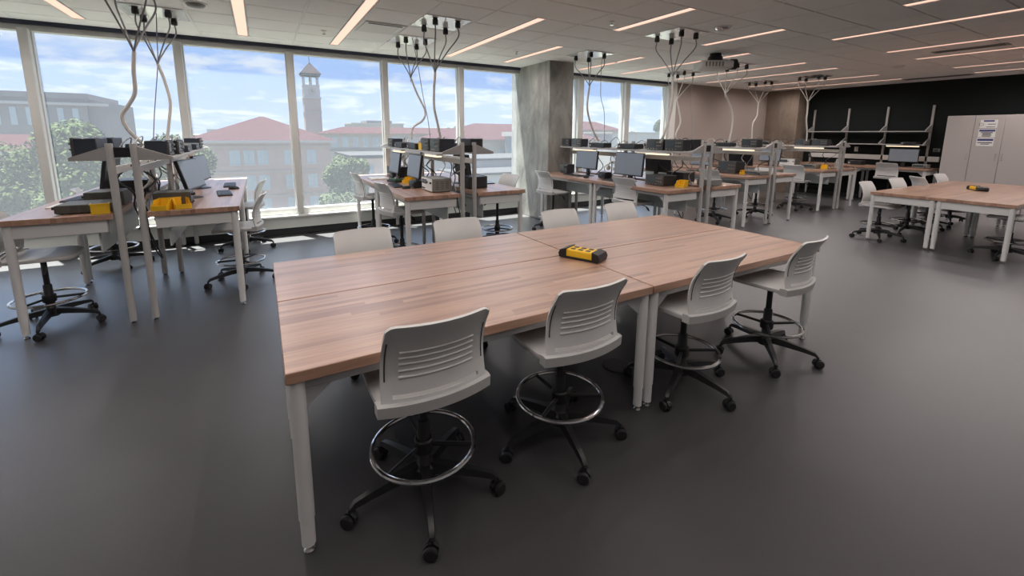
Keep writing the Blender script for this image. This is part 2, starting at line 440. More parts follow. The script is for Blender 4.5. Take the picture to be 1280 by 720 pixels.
MUL = [-3.73, -2.31, -.865, .475, 1.88, 3.25, 4.66]
MUL2 = [4.98, 6.02, 7.38, 8.78]
GB, GT = .42, 2.77
def window(name, xs, label, lw=.045, dep=.17):
    y0, y1 = YW-.02, YW+.15
    fr = MB()
    fr.box(xs[0], xs[-1], y0+.03, y1, GT, 2.835); fr.box(xs[0], xs[-1], y0+.05, y1, .325, GB)
    o = fr.build(name, 'frame_alu'); tag(o, label, None, None, 'structure')
    MB().box(xs[0], xs[-1], y0-.02, y1, 2.835, CEIL+.011).build('head_shade_strip', 'gap_shade_navy', o)  # navy box paints the shade of the gap above the window
    for x in xs:
        mm = MB(); mm.rbox(x-lw, x+lw, y0-.03, y1, GB-.06, GT+.02, .004)
        mm.box(x-lw-.012, x-lw, y0+.05, y0+.11, GB, GT); mm.box(x+lw, x+lw+.012, y0+.05, y0+.11, GB, GT)
        mm.build('mullion', 'frame_alu', o)
    for a, b in zip(xs[:-1], xs[1:]):
        MB().box(a+lw, b-lw, YW+.098, YW+.104, GB, GT).build('pane', 'window_glass', o)
    return o
window('window_1', MUL, 'wide aluminium curtain window of tall panes left of the concrete column')
window('window_2', MUL2, 'pair of tall window panes right of the concrete column', .07)
struct('trim_1', MB().rbox(8.80, 9.0, YW-.06, YW+.14, 0, CEIL, .004), 'sill_white', 'white jamb where the window meets the beige wall')

colm = struct('wall_column', MB().rbox(4.50, 5.04, 6.47, YW+.30, 0, CEIL+.01, .012), 'concrete', 'bare grey concrete column beside the windows')
colm2 = struct('wall_column_corner', MB().rbox(13.0, XR, 6.62, YW, 0, CEIL+.01, .01), 'concrete_warm', 'brown concrete pier in the far corner')

# ------------------------------------------------------------------ slot lights
ROWNAME = {}
def slot_light(x, y0, y1, label, group):
    t = thing('slot_light', label, 'ceiling light', (x, (y0+y1)/2, CEIL), 0, group)
    h = (y1-y0)/2
    fm = cached(('lf', round(h, 3)), lambda: MB().box(-LW-.006, -LW, -h, h, -.004, .012).box(LW, LW+.006, -h, h, -.004, .012).box(-LW, LW, -h, -h+.006, -.004, .012).box(-LW, LW, h-.006, h, -.004, .012).mesh('trim_frame', 'lamp_white'))
    dm = cached(('ld', round(h, 3)), lambda: MB().box(-LW, LW, -h+.006, h-.006, .003, .010).mesh('diffuser', 'lamp_glow'))
    obj('trim_frame', fm, t); obj('diffuser', dm, t)
    nl = max(2, round((y1-y0)/.4))
    for i in range(nl):
        ld = bpy.data.lights.new('slot_lamp', 'SPOT'); ld.spot_size = R(172); ld.spot_blend = 1.0; ld.shadow_soft_size = 0.0
        ld.energy = LAMP_POWER*(y1-y0)/nl; ld.color = LAMP_COLOR
        lo = bpy.data.objects.new('slot_lamp', ld); col.objects.link(lo); lo.parent = t; lo.location = (0, -h+(i+.5)*2*h/nl, -.006)
    return t
ordn = ['first', 'second', 'third', 'fourth', 'fifth', 'sixth', 'seventh', 'eighth', 'ninth', 'tenth', 'eleventh', 'twelfth']
near_i = far_i = mid_i = 0
for (x, a, b) in LIGHTS:
    if b > 7:
        vis = in_view(x, 6.9, CEIL)
        lab = '%s ceiling slot light from the left in the row along the windows' % ordn[far_i] if vis else 'ceiling slot light beyond the left picture edge'
        if vis: far_i += 1
        slot_light(x, a, b, lab, 'slot lights along the windows')
    elif abs(b-r_[5]) < .1:
        slot_light(x, a, b, '%s of two short ceiling slot lights above the large table' % ('left' if x < 5 else 'right'), 'short slot lights')
    else:
        vis = in_view(x, b-.1, CEIL)
        lab = '%s slot light from the left in the row over the right hand tables' % ordn[near_i] if vis else '%s added slot light from the left, unseen above the picture' % ordn[mid_i]
        if not vis: mid_i += 1
        if vis: near_i += 1
        slot_light(x, a, b, lab, 'slot lights over the open floor')

# ------------------------------------------------------------------ stools
SEAT_Z = .60
TH = .011
def back_pt(u, v):
    hw = .214-.010*v
    x = u*hw
    z = SEAT_Z+.008+.328*v
    if v > .6: z -= .018*max(0, (abs(u)-.84)/.16)**2*((v-.6)/.4)
    y = -.222+.022*math.sin(math.pi*min(1, v*1.05))-.062*v**2.3
    y += .046*u*u
    return Vector((x, y, z))
def back_n(u, v):
    a = back_pt(u+.01, v)-back_pt(u-.01, v); b = back_pt(u, min(1, v+.01))-back_pt(u, max(0, v-.01))
    return a.cross(b).normalized()      # points to the rear (-y)
def mesh_backrest():
    us = [-1, -.97, -.9, -.82]+[-.82+1.64*i/12 for i in range(1, 12)]+[.82, .9, .97, 1]
    vv = [0, .05, .10, .15, .2, .28, .36, .44, .52, .6, .68, .76, .84, .91, .96, 1.0]
    nu, nv = len(us), len(vv); V = []
    for layer in (0, 1):
        for v in vv:
            for u in us:
                p = back_pt(u, v); n = back_n(u, v)
                if n.y > 0: n = -n
                V.append(p+n*(TH/2 if layer else -TH/2))
    def I(l, j, i): return l*nu*nv+j*nu+i
    keep = {}
    for j in range(nv-1):
        for i in range(nu-1):
            um = (us[i]+us[i+1])/2; vm = (vv[j]+vv[j+1])/2
            keep[(j, i)] = not (.05 < vm < .10 and abs(um) < .82)
    Fc = []
    for (j, i), k in keep.items():
        if not k: continue
        Fc.append((I(0,j,i), I(0,j,i+1), I(0,j+1,i+1), I(0,j+1,i)))
        Fc.append((I(1,j,i), I(1,j+1,i), I(1,j+1,i+1), I(1,j,i+1)))
        for (dj, di, a, b) in ((-1,0,(j,i),(j,i+1)), (1,0,(j+1,i),(j+1,i+1)), (0,-1,(j,i),(j+1,i)), (0,1,(j,i+1),(j+1,i+1))):
            if not keep.get((j+dj, i+di), False):
                Fc.append((I(0,*a), I(0,*b), I(1,*b), I(1,*a)))
    return MB().add(V, Fc).mesh('backrest', 'white_plastic')
def mesh_rib(k):
    v = .30+.082*k; pts = []; rad = []
    for i in range(15):
        u = -.70+1.40*i/14; n = back_n(u, v)
        if n.y > 0: n = -n
        pts.append(back_pt(u, v)+n*(TH/2)); rad.append(.0045 if 0 < i < 14 else .006)
    return MB().tube(pts, rad, 6).mesh('lumbar_rib', 'white_plastic')
def mesh_sideslot(sg):
    pts = []
    for i in range(9):
        v = .26+.52*i/8; n = back_n(sg*.93, v)
        if n.y > 0: n = -n
        pts.append(back_pt(sg*.93, v)+n*(TH/2-.001))
    return MB().tube(pts, .0035, 6).mesh('side_slot', 'slot_dark')
def mesh_seat():
    n = 36; prof = [(.0, -.010), (.45, -.008), (.80, -.002), (.93, .0), (.985, -.006), (1.0, -.016), (.985, -.030), (.90, -.036), (.5, -.038), (0.0, -.038)]
    V = []; Fc = []
    for (s, dz) in prof:
        for k in range(n):
            a = 2*math.pi*k/n; ca, sa = math.cos(a), math.sin(a)
            ex = .42
            x = .228*s*math.copysign(abs(ca)**ex, ca); y = .222*s*math.copysign(abs(sa)**ex, sa)
            fr = max(0, (y-.10)/.12)
            V.append((x*(1-.06*fr), y+.005, SEAT_Z+dz-.014*fr*fr))
    for i in range(len(prof)-1):
        for k in range(n):
            Fc.append((i*n+k, i*n+(k+1) % n, (i+1)*n+(k+1) % n, (i+1)*n+k))
    mb = MB().add(V, Fc)
    # thick rear rim
    V = []; m = 17
    for i in range(m):
        u = -1+2*i/(m-1); x = u*.232; yb = -.236+.044*u*u; yf = yb+.045
        V += [(x, yb, SEAT_Z-.038), (x, yb-.004, SEAT_Z+.008), (x, yb+.012, SEAT_Z+.013), (x, yf, SEAT_Z+.010), (x, yf, SEAT_Z-.036)]
    Fc = [tuple(range(5)), tuple((m-1)*5+k for k in range(5))[::-1]]
    for i in range(m-1):
        for k in range(5): Fc.append((i*5+k, i*5+(k+1) % 5, (i+1)*5+(k+1) % 5, (i+1)*5+k))
    mb.add(V, Fc)
    return mb.mesh('seat_pan', 'seat_plastic_shaded')
def mesh_post():
    mb = MB().lathe([(.019, .24), (.019, .53), (.04, .535), (.045, SEAT_Z-.037)], 14)
    mb.rbox(-.075, .075, -.10, .10, SEAT_Z-.062, SEAT_Z-.036, .006)
    return mb.mesh('seat_post', 'black_plastic')
def mesh_lever():
    mb = MB().tube([(.05, .03, SEAT_Z-.05), (.15, .05, SEAT_Z-.06), (.185, .06, SEAT_Z-.075)], [.006, .006, .006], 6)
    mb.tube([(.18, .058, SEAT_Z-.072), (.205, .066, SEAT_Z-.10), (.225, .07, SEAT_Z-.13)], [.008, .016, .006], 8)
    return mb.mesh('height_lever', 'black_plastic')
def mesh_sleeve(): return MB().lathe([(.05, .085), (.052, .135), (.034, .155), (.030, .16), (.028, .345), (.024, .355)], 16).mesh('base_hub', 'black_plastic')
def mesh_ring(): return MB().torus((0, 0, .238), .222, .0105, 44, 8).mesh('foot_ring', 'chrome')
def mesh_collar():
    mb = MB().lathe([(.04, .205), (.043, .21), (.043, .262), (.036, .27)], 16)
    for k in range(3):
        a = R(90+120*k); mb.tube([(.035*math.cos(a), .035*math.sin(a), .238), (.216*math.cos(a), .216*math.sin(a), .236)], .010, 8)
    return mb.mesh('ring_bracket', 'black_plastic')
def mesh_arm():
    mb = MB(); V = []
    st = [(.035, .128, .026, .024), (.12, .122, .022, .021), (.24, .105, .017, .015), (.305, .092, .014, .012), (.325, .075, .012, .008)]
    for (x, z, hw, hh) in st: V += [(x, -hw, z-hh), (x, hw, z-hh), (x, hw*.75, z+hh), (x, -hw*.75, z+hh)]
    Fc = [(0, 1, 2, 3), tuple(4*(len(st)-1)+k for k in (3, 2, 1, 0))]
    for i in range(len(st)-1):
        for k in range(4): Fc.append((4*i+k, 4*i+(k+1) % 4, 4*i+4+(k+1) % 4, 4*i+4+k))
    return mb.add(V, Fc).mesh('base_arm', 'black_plastic')
def mesh_caster():
    mb = MB().cyl((0, 0, .03), (0, 0, .078), .008, 8)
    mb.prism([(-.022+.0, .02), (.02, .02), (.034, .04), (.02, .058), (-.006, .062), (-.026, .045)], 'y', -.006, .006)
    return mb.mesh('caster', 'black_plastic')
def mesh_wheel():
    mb = MB(); V = []
    prof = [(-.010, .010), (-.010, .024), (-.006, .029), (.006, .029), (.010, .024), (.010, .010)]; n = 16
    for (y, r) in prof:
        for k in range(n):
            a = 2*math.pi*k/n; V.append((.006+r*math.cos(a), y, .029+r*math.sin(a)))
    Fc = [tuple(range(n)), tuple((len(prof)-1)*n+k for k in range(n))]
    for i in range(len(prof)-1):
        for k in range(n): Fc.append((i*n+k, i*n+(k+1) % n, (i+1)*n+(k+1) % n, (i+1)*n+k))
    return mb.add(V, Fc).mesh('wheel', 'black_plastic')

def stool(x, y, face, star, label, group, dz=0.0, detail=2):
    """face: heading in degrees, 90 looks to +y"""
    t = thing('stool', label, 'chair', (x, y, 0), R(face-90), group)
    obj('seat_pan', cached('seat', mesh_seat), t, (0, 0, dz))
    bk = obj('backrest', cached('back', mesh_backrest), t, (0, 0, dz))
    if detail >= 1:
        for k in range(5): obj('lumbar_rib', cached(('rib', k), lambda: mesh_rib(k)), bk)
    if detail >= 2:
        for sg in (-1, 1): obj('side_slot', cached(('sslot', sg), lambda: mesh_sideslot(sg)), bk)
    obj('seat_post', cached('post', mesh_post), t, (0, 0, dz))
    obj('height_lever', cached('lever', mesh_lever), t, (0, 0, dz))
    obj('base_hub', cached('sleeve', mesh_sleeve), t)
    obj('foot_ring', cached('ring', mesh_ring), t)
    obj('ring_bracket', cached('collar', mesh_collar), t)
    for k in range(5):
        a = R(star+72*k-(face-90))
        obj('base_arm', cached('arm', mesh_arm), t, None, a)
        c = obj('caster', cached('caster', mesh_caster), t, (.325*math.cos(a), .325*math.sin(a), 0), a+rnd.uniform(-2.5, 2.5))
        for sg in (-1, 1): obj('wheel', cached('wheel', mesh_wheel), c, (0, sg*.0175, 0))
    return t

# ------------------------------------------------------------------ tables
def table(x, y, rz, L, W, h, label, group, legs=(0, 1, 2, 3), inset=.035, modesty=None, name='work_table', th=.045):
    """local x runs along the length; legs 0..3 = (-,-) (+,-) (+,+) (-,+)"""
    t = thing(name, label, 'table', (x, y, 0), rz, group)
    k = (round(L, 3), round(W, 3), round(h, 3))
    obj('tabletop', cached(('top',)+k, lambda: MB().rbox(-L/2, L/2, -W/2, W/2, h-th, h, .003).mesh('tabletop', 'wood')), t)
    hu = h-th
    def leg_m():
        return MB().lathe([(.0285, .145), (.0285, hu-.001)], 18).lathe([(.025, .032), (.0255, .145)], 18).mesh('leg', 'white_steel')
    def foot_m(): return MB().lathe([(.019, 0), (.021, .006), (.015, .012), (.008, .014), (.008, .034)], 12).mesh('foot_glide', 'chrome')
    ex, ey = L/2-inset, W/2-inset
    pos = [(-ex, -ey), (ex, -ey), (ex, ey), (-ex, ey)]
    for i in legs:
        lg = obj('leg', cached(('leg', round(hu, 3)), leg_m), t, (pos[i][0], pos[i][1], 0))
        obj('foot_glide', cached('foot', foot_m), lg)
    for sx in (-1, 1):
        obj('end_apron', cached(('apron',)+k, lambda: MB().rbox(-.014, .014, -ey, ey, hu-.105, hu-.0005, .003).mesh('end_apron', 'white_steel')), t, (sx*ex, 0, 0))
    for sy in (-1, 1):
        def rail():
            mb = MB().rbox(-ex, ex, -.012, .012, hu-.042, hu-.0005, .003)
            for sg in (-1, 1):
                mb.prism([(sg*(ex-.028), hu-.042), (sg*(ex-.028), hu-.12), (sg*(ex-.12), hu-.042)], 'y', -.006, .006)
            return mb.mesh('side_rail', 'grey_steel')
        obj('side_rail', cached(('rail',)+k, rail), t, (0, sy*(ey-.004), 0))
    if modesty is not None:
        my, z0, z1, x0, x1 = modesty
        MB().rbox(x0, x1, my-.008, my+.008, z0, z1, .002).build('modesty_panel', 'modesty', t)
    return t
S = .8314
TX0, TX1, TXM = .009, 3.664, 1.8445
TY0, TY1, TYM = 1.589, 3.113, 2.351
TT = .762
names = [('near left', TX0, TXM, TY0, TYM), ('near right', TXM, TX1, TY0, TYM), ('far left', TX0, TXM, TYM, TY1), ('far right', TXM, TX1, TYM, TY1)]
for nm, a, b, c, d in names:
    table((a+b)/2, (c+d)/2, 0, b-a-.009, d-c-.009, TT, 'butcher block work table, %s of the four joined in the foreground' % nm, 'four joined foreground tables')
X20, X2M, X21 = 8.12, 9.86, 11.60
for nm, a, b, c, d in [('near right', X20, X2M, 1.43, 2.19), ('near left', X20, X2M, 2.19, 2.95), ('far right', X2M, X21, 1.43, 2.19), ('far left', X2M, X21, 2.19, 2.95)]:
    table((a+b)/2, (c+d)/2, 0, b-a-.004, d-c-.004, TT, 'butcher block work table, %s of the four joined at the right' % nm, 'four joined tables at the right')

# stools around the foreground table
G1 = 'stools around the foreground tables'
stool(.53, 1.68, 90, -176, 'white shell stool nearest the camera, pushed in at the foreground table', G1, -.01)
stool(1.27, 1.675, 90, -176, 'second white shell stool from the camera on the near side of the foreground table', G1, -.01)
stool(2.24, 1.68, 92, -154, 'white shell stool just right of the paired table legs', G1, -.02)
stool(3.12, 1.64, 96, -138, 'white shell stool at the right end of the near side of the foreground table', G1, -.01)
stool(.615, 3.06, 270, 20, 'leftmost white stool on the far side of the foreground table', G1, -.055)
stool(1.375, 3.06, 270, 50, 'second stool from the left on the far side of the foreground table', G1, -.045)
stool(2.43, 3.06, 270, 10, 'third stool from the left on the far side of the foreground table', G1, -.055)
stool(3.21, 3.06, 270, 35, 'rightmost stool on the far side of the foreground table', G1, -.045)
# stools around the right hand tables
G2 = 'stools around the right hand tables'
stool(8.37, 2.88, 268, 62, 'stool turned at the left corner of the right hand table', G2, -.05, 1)
stool(9.24, 2.80, 262, 40, 'second stool along the left side of the right hand table', G2, -.03, 1)
stool(10.22, 2.84, 318, 20, 'third stool along the left side of the right hand table, turned sideways', G2, -.03, 1)
stool(11.22, 2.80, 263, 55, 'farthest stool along the left side of the right hand table', G2, -.03, 1)
stool(8.55, 1.52, 92, 30, 'stool at the right picture edge tucked under the right hand table', G2, -.02, 1)

# ------------------------------------------------------------------ equipment
def instrument(x, y, z, rz, w_, d_, h_, label, style='scope', group=None, case='black_case'):
    """front face looks to local -y"""
    t = thing({'scope': 'oscilloscope', 'psu': 'power_supply', 'pc': 'mini_computer', 'dmm': 'multimeter'}[style], label,
              {'scope': 'oscilloscope', 'psu': 'power supply', 'pc': 'computer', 'dmm': 'multimeter'}[style], (x, y, z), rz, group)
    f = .006
    MB().rbox(-w_/2, w_/2, -d_/2, d_/2, f, h_, .006).build('case', case, t)
    ft = MB()
    for i in (-1, 1):
        for j in (-1, 1): ft.cyl((i*(w_/2-.03), j*(d_/2-.03), 0), (i*(w_/2-.03), j*(d_/2-.03), f+.001), .01, 8)
    ft.build('feet', 'black_plastic', t)
    yf = -d_/2
    if style == 'scope':
        MB().rbox(-w_/2-.004, w_/2+.004, yf-.014, yf+.004, f-.002, h_+.004, .004).build('bezel', 'dark_grey', t)
        MB().box(-w_/2+.015, .02, yf-.017, yf-.013, h_*.28, h_-.015).build('display', 'scope_screen', t)
        for k in range(3):
            for q in range(2):
                cx = .05+k*(w_/2-.075)/2; cz = h_*.42+q*h_*.30
                MB().cyl((cx, yf-.014, cz), (cx, yf-.028, cz), .010, 10).build('knob', 'mid_grey', t)
        for k in range(4):
            MB().cyl((-w_/2+.04+k*.05, yf-.014, h_*.14), (-w_/2+.04+k*.05, yf-.026, h_*.14), .007, 8).build('socket', 'chrome', t)
    elif style == 'psu':
        MB().rbox(-w_/2+.004, w_/2-.004, yf-.008, yf+.002, f+.004, h_-.004, .003).build('front_panel', 'off_white' if case == 'mid_grey' else 'dark_grey', t)
        MB().box(-w_/2+.02, .01, yf-.010, yf-.007, h_*.55, h_-.02).build('display', 'scope_screen', t)
        for k in range(2):
            cx = .035+k*(w_/2-.06); MB().cyl((cx, yf-.008, h_*.7), (cx, yf-.024, h_*.7), .012, 10).build('knob', 'black_plastic', t)
        for k in range(3):
            cx = -w_/2+.03+k*.045; MB().cyl((cx, yf-.008, h_*.22), (cx, yf-.02, h_*.22), .008, 8).build('terminal', 'dark_grey', t)
        for q in range(3):
            for k in range(5):
                a = -.06+q*.06; zc = h_*.22+k*h_*.13
                MB().box(w_/2-.001, w_/2+.0015, a-.02, a+.02, zc, zc+.006).build('vent_slot', 'slot_dark', t)
    elif style == 'pc':
        MB().box(-w_/2+.01, -w_/2+.09, yf-.004, yf+.002, f+.01, h_-.008).build('front_panel', 'dark_grey', t)
        MB().box(-w_/2+.03, -w_/2+.055, yf-.006, yf-.003, h_*.4, h_*.62).build('badge', 'off_white', t)
        MB().box(-w_/2+.004, w_/2-.004, -d_/2+.004, d_/2-.004, h_-.001, h_+.004).build('lid', 'mid_grey' if case == 'navy_case' else 'dark_grey', t)
    elif style == 'dmm':
        MB().box(-w_/2+.012, w_/2-.06, yf-.004, yf+.002, h_*.35, h_-.012).build('display', 'scope_screen', t)
        MB().cyl((w_/2-.03, yf, h_*.5), (w_/2-.03, yf-.012, h_*.5), .014, 12).build('knob', 'black_plastic', t)
    return t
def monitor(x, y, z, rz, label, w_=.50, h_=.30, zc=.25, tilt=6, group=None):
    """screen looks to local -y"""
    t = thing('monitor', label, 'monitor', (x, y, z), rz, group)
    M = Matrix.Rotation(R(-tilt), 4, 'X')
    def tb(x0, x1, y0, y1, z0, z1, nm, mt, par=t):
        mb = MB().rbox(x0, x1, y0, y1, z0, z1, .003)
        mb.v = [tuple(M @ Vector(p)+Vector((0, 0, zc))) for p in mb.v]
        return mb.build(nm, mt, par)
    p = tb(-w_/2, w_/2, -.012, .018, -h_/2, h_/2, 'panel', 'black_case')
    tb(-w_/2+.010, w_/2-.010, -.0145, -.011, -h_/2+.016, h_/2-.010, 'screen', 'screen', p)
    MB().rbox(-.035, .035, .02, .05, .012, zc+.02, .004).build('stand_neck', 'black_case', t)
    MB().lathe([(.11, 0), (.11, .006), (.04, .014)], 20, (0, .03, 0)).build('stand_base', 'black_case', t)
    return t
def key_mesh():
    mb = MB()
    for rr in range(5):
        xx = -.205
        while xx < .195:
            ww = .017 if not (rr == 4 and abs(xx+.06) < .05) else .09
            mb.box(xx, xx+ww-.002, -.055+rr*.0225, -.055+rr*.0225+.019, .014, .019); xx += ww+.002
    return mb.mesh('keys', 'black_plastic')
def keyboard(x, y, z, rz, label, group=None):
    t = thing('keyboard', label, 'keyboard', (x, y, z), rz, group)
    obj('key_deck', cached('kb', lambda: MB().rbox(-.215, .215, -.065, .065, 0, .015, .004).mesh('key_deck', 'dark_grey')), t)
    tag(obj('keys', cached('keys', key_mesh), t), kind='stuff')
def mouse(x, y, z, rz, label, group=None):
    t = thing('mouse', label, 'computer mouse', (x, y, z), rz, group)
    def mm():
        V = []; n = 14; pr = [(1, 0), (1, .012), (.86, .026), (.5, .034), (.05, .036)]
        for s, zz in pr:
            for k in range(n):
                a = 2*math.pi*k/n; V.append((.031*s*math.cos(a), .055*s*math.sin(a), zz))
        Fc = [tuple(range(n))[::-1], tuple((len(pr)-1)*n+k for k in range(n))]
        for i in range(len(pr)-1):
            for k in range(n): Fc.append((i*n+k, i*n+(k+1) % n, (i+1)*n+(k+1) % n, (i+1)*n+k))
        return MB().add(V, Fc).mesh('shell', 'black_case')
    obj('shell', cached('mouse', mm), t)
    obj('scroll_wheel', cached('mwheel', lambda: MB().cyl((-.004, .03, .031), (.004, .03, .031), .007, 10).mesh('scroll_wheel', 'mid_grey')), t)
def parts_bin(x, y, z, rz, label, group=None, sc=1.0):
    def bm_():
        w_, d_, h_, k = .055*sc, .09*sc, .085*sc, .003
        mb = MB()
        mb.box(-w_, w_, -d_, d_, 0, k); mb.box(-w_, w_, d_-k, d_, 0, h_)
        for sg in (-1, 1):
            mb.prism([(d_, 0), (d_, h_), (-d_*.3, h_), (-d_*.55, h_*.62), (-d_*.98, h_*.5), (-d_, 0)], 'x', sg*w_-k/2, sg*w_+k/2)
        mb.box(-w_, w_, -d_, -d_+k, 0, h_*.5); mb.box(-w_-.005, w_+.005, d_-.004, d_+.006, h_-.008, h_+.003)
        mb.box(-w_*.8, w_*.8, -d_-.004, -d_, h_*.32, h_*.5)
        return mb.mesh('parts_bin', 'yellow_plastic')
    o = obj('parts_bin', cached(('bin', sc), bm_), None, (x, y, z), rz)
    return tag(o, label, 'bin', group)
def cord(pts, label, r=.004, m='cable_black', group=None, cat='cable', name='cable'):
    o = MB().tube(smooth_path(pts, 4), r, 6).build(name, m)
    return tag(o, label, cat, group)

# ------------------------------------------------------------------ workstation islands
def shelf_unit(xc, y0, L2, label):
    """double sided shelf over an island; posts stand on the floor"""
    t = thing('shelf_unit', label, 'shelf unit', (xc, y0, 0), 0, 'shelf units over the islands')
    ys = [.03, L2/2, L2-.03]
    pm = lambda: MB().lathe([(.026, .02), (.026, 1.495), (.023, 1.502)], 16).mesh('post', 'shelf_grey')
    fm = lambda: MB().lathe([(.019, 0), (.021, .006), (.015, .012), (.008, .014), (.008, .025)], 12).mesh('foot_glide', 'chrome')
    for yy in ys:
        for sg in (-1, 1):
            p = obj('post', cached('spost', pm), t, (sg*.075, yy, 0))
            obj('foot_glide', cached('sfoot', fm), p)
            gm = lambda: MB().prism([(sg*.095, 1.365), (sg*.318, 1.368), (sg*.32, 1.392), (sg*.095, 1.478)], 'y', -.014, .014).mesh('bracket', 'shelf_grey')
            obj('bracket', cached(('gable', sg), gm), t, (0, yy, 0))
        obj('cross_plate', cached('xplate', lambda: MB().box(-.05, .05, -.008, .008, 1.39, 1.47).mesh('cross_plate', 'black_plastic')), t, (0, yy, 0))
    for i in (0, 1):
        a, b = ys[i]+.016, ys[i+1]-.016
        for sg in (-1, 1):
            x0, x1 = sorted((sg*.108, sg*.322))
            MB().rbox(x0, x1, a, b, 1.366, 1.390, .003).build('shelf_board', 'shelf_grey', t)
            x0, x1 = sorted((sg*.060, sg*.092))
            MB().rbox(x0, x1, a+.012, b-.012, 1.255, 1.315, .003).build('power_rail', 'white_steel', t)
    return t
def task_light(x, y, z, ln, label, lit=True):
    t = thing('task_light', label, 'task light', (x, y, z), 0, 'task lights under the island shelves')
    MB().rbox(-.035, .035, -ln/2, ln/2, -.018, -.001, .003).build('housing', 'white_steel', t)
    MB().box(-.036, .030, -ln/2+.01, ln/2-.01, -.036, -.0175).build('tube', 'task_glow' if lit else 'lamp_white', t)
    return t

SHORT = ['left island', 'middle island', 'column island', 'second far island', 'farthest island']
ISL = [('island by the left windows', -.964, 4.552, .940, 1.475), ('island in front of the middle windows', 2.055, 4.522, .920, 1.45),
       ('island beside the concrete column', 5.057, 3.60, .920, 1.42), ('second island past the concrete column', 7.934, 4.326, .906, 1.45),
       ('farthest island before the black wall', 10.934, 4.541, .892, 1.40)]
HG = .106   # half gap between the two table rows where the posts stand
for k, (nm, xc, y0, hh, L) in enumerate(ISL):
    W = .762-HG
    for j in (0, 1):
        for sg in (-1, 1):
            lab = 'butcher block bench, %s %s half of the %s' % (('near', 'far')[j], ('left', 'right')[sg > 0], nm)
            cx = xc+sg*(HG+W/2); cy = y0+L*(j+.5)
            # local x along +y ; local y -> -x
            lg = (0, 1) if sg > 0 else (2, 3)
            table(cx, cy, R(90), L-.004, W-.002, hh, lab, 'island benches', legs=lg, name='lab_bench', inset=.045,
                  modesty=((1 if sg > 0 else -1)*(W/2-.12), hh-.33, hh-.046, -L/2+.12, L/2-.12))
    shelf_unit(xc, y0, 2*L, 'two sided raised shelf with paired posts over the %s' % nm)

SH = 1.3905   # top of the island shelves
def isl(k): return ISL[k][1], ISL[k][2], ISL[k][3]
E_, W_ = R(90), R(-90)     # instrument front to +x is rz=+90, to -x is rz=-90
gS = 'instruments on the island shelves'; gB = 'instruments on the island benches'

# --- island 0
xc, y0, z = isl(0)
instrument(xc-.24, 4.83, SH, W_, .30, .14, .15, 'oscilloscope on the left shelf edge of the left island', 'scope', gS, 'navy_case')
instrument(xc-.24, 5.30, SH, W_, .30, .14, .15, 'second oscilloscope on the left shelf of the left island', 'scope', gS, 'navy_case')
instrument(xc-.235, 6.35, SH, W_, .30, .15, .07, 'flat computer at the far left of the left island shelf', 'pc', gS)
instrument(xc+.19, 4.86, SH, E_, .26, .15, .13, 'blue black oscilloscope nearest on the right shelf of the left island', 'scope', gS, 'navy_case')
instrument(xc+.21, 5.16, SH, E_, .26, .17, .13, 'second oscilloscope on the right shelf of the left island', 'scope', gS, 'navy_case')
instrument(xc+.225, 5.70, SH, E_, .34, .18, .07, 'flat computer in the middle of the right shelf of the left island', 'pc', gS, 'navy_case')
instrument(xc+.225, 6.40, SH, E_, .34, .18, .07, 'farther flat computer on the right shelf of the left island', 'pc', gS, 'navy_case')
instrument(xc+.22, 6.85, SH, E_, .24, .15, .13, 'oscilloscope at the far end of the right shelf of the left island', 'scope', gS, 'navy_case')
instrument(xc-.30, 4.83, z, W_, .30, .34, .075, 'wide low olive instrument near the post on the left island', 'psu', gB, 'olive_case')
instrument(xc-.26, 5.20, z, W_, .28, .26, .13, 'dark bench supply behind the low instrument on the left island', 'psu', gB, 'olive_case')
instrument(xc+.25, 4.86, z, E_, .20, .26, .13, 'dark grey bench supply behind the yellow bins of the left island', 'psu', gB, 'olive_case')
instrument(xc-.28, 6.2, z, W_, .30, .3, .14, 'oscilloscope on the far left bench of the left island', 'scope', gB)
parts_bin(xc-.20, 4.67, z, R(192), 'yellow bin left of the posts on the left island', 'yellow parts bins')
parts_bin(xc+.205, 4.65, z, R(-12), 'yellow bin just right of the posts on the left island', 'yellow parts bins')
parts_bin(xc+.325, 4.67, z, R(20), 'outer yellow bin right of the posts on the left island', 'yellow parts bins')
monitor(xc+.34, 5.36, z, R(79), 'tilted monitor on the near right bench of the left island', tilt=14, zc=.24, group='monitors on the islands')
monitor(xc+.34, 6.26, z, R(83), 'monitor on the far right bench of the left island', tilt=10, zc=.24, group='monitors on the islands')
monitor(xc-.36, 5.75, z, W_, 'monitor on the left side of the left island', tilt=10, zc=.24, group='monitors on the islands')
keyboard(xc+.59, 5.55, z, R(96), 'keyboard near the right edge of the left island', 'keyboards')
keyboard(xc+.60, 6.40, z, R(92), 'farther keyboard on the right edge of the left island', 'keyboards')
keyboard(xc-.60, 5.7, z, R(-95), 'keyboard on the left edge of the left island', 'keyboards')
mouse(xc+.66, 5.96, z, R(80), 'black mouse beside the keyboard on the left island', 'mice')
tag(MB().rbox(-.11, .11, -.14, .14, 0, .012, .002).build('document_stack', 'paper', None, (xc-.55, 5.25, z)), 'loose papers on the left bench of the left island', 'papers')
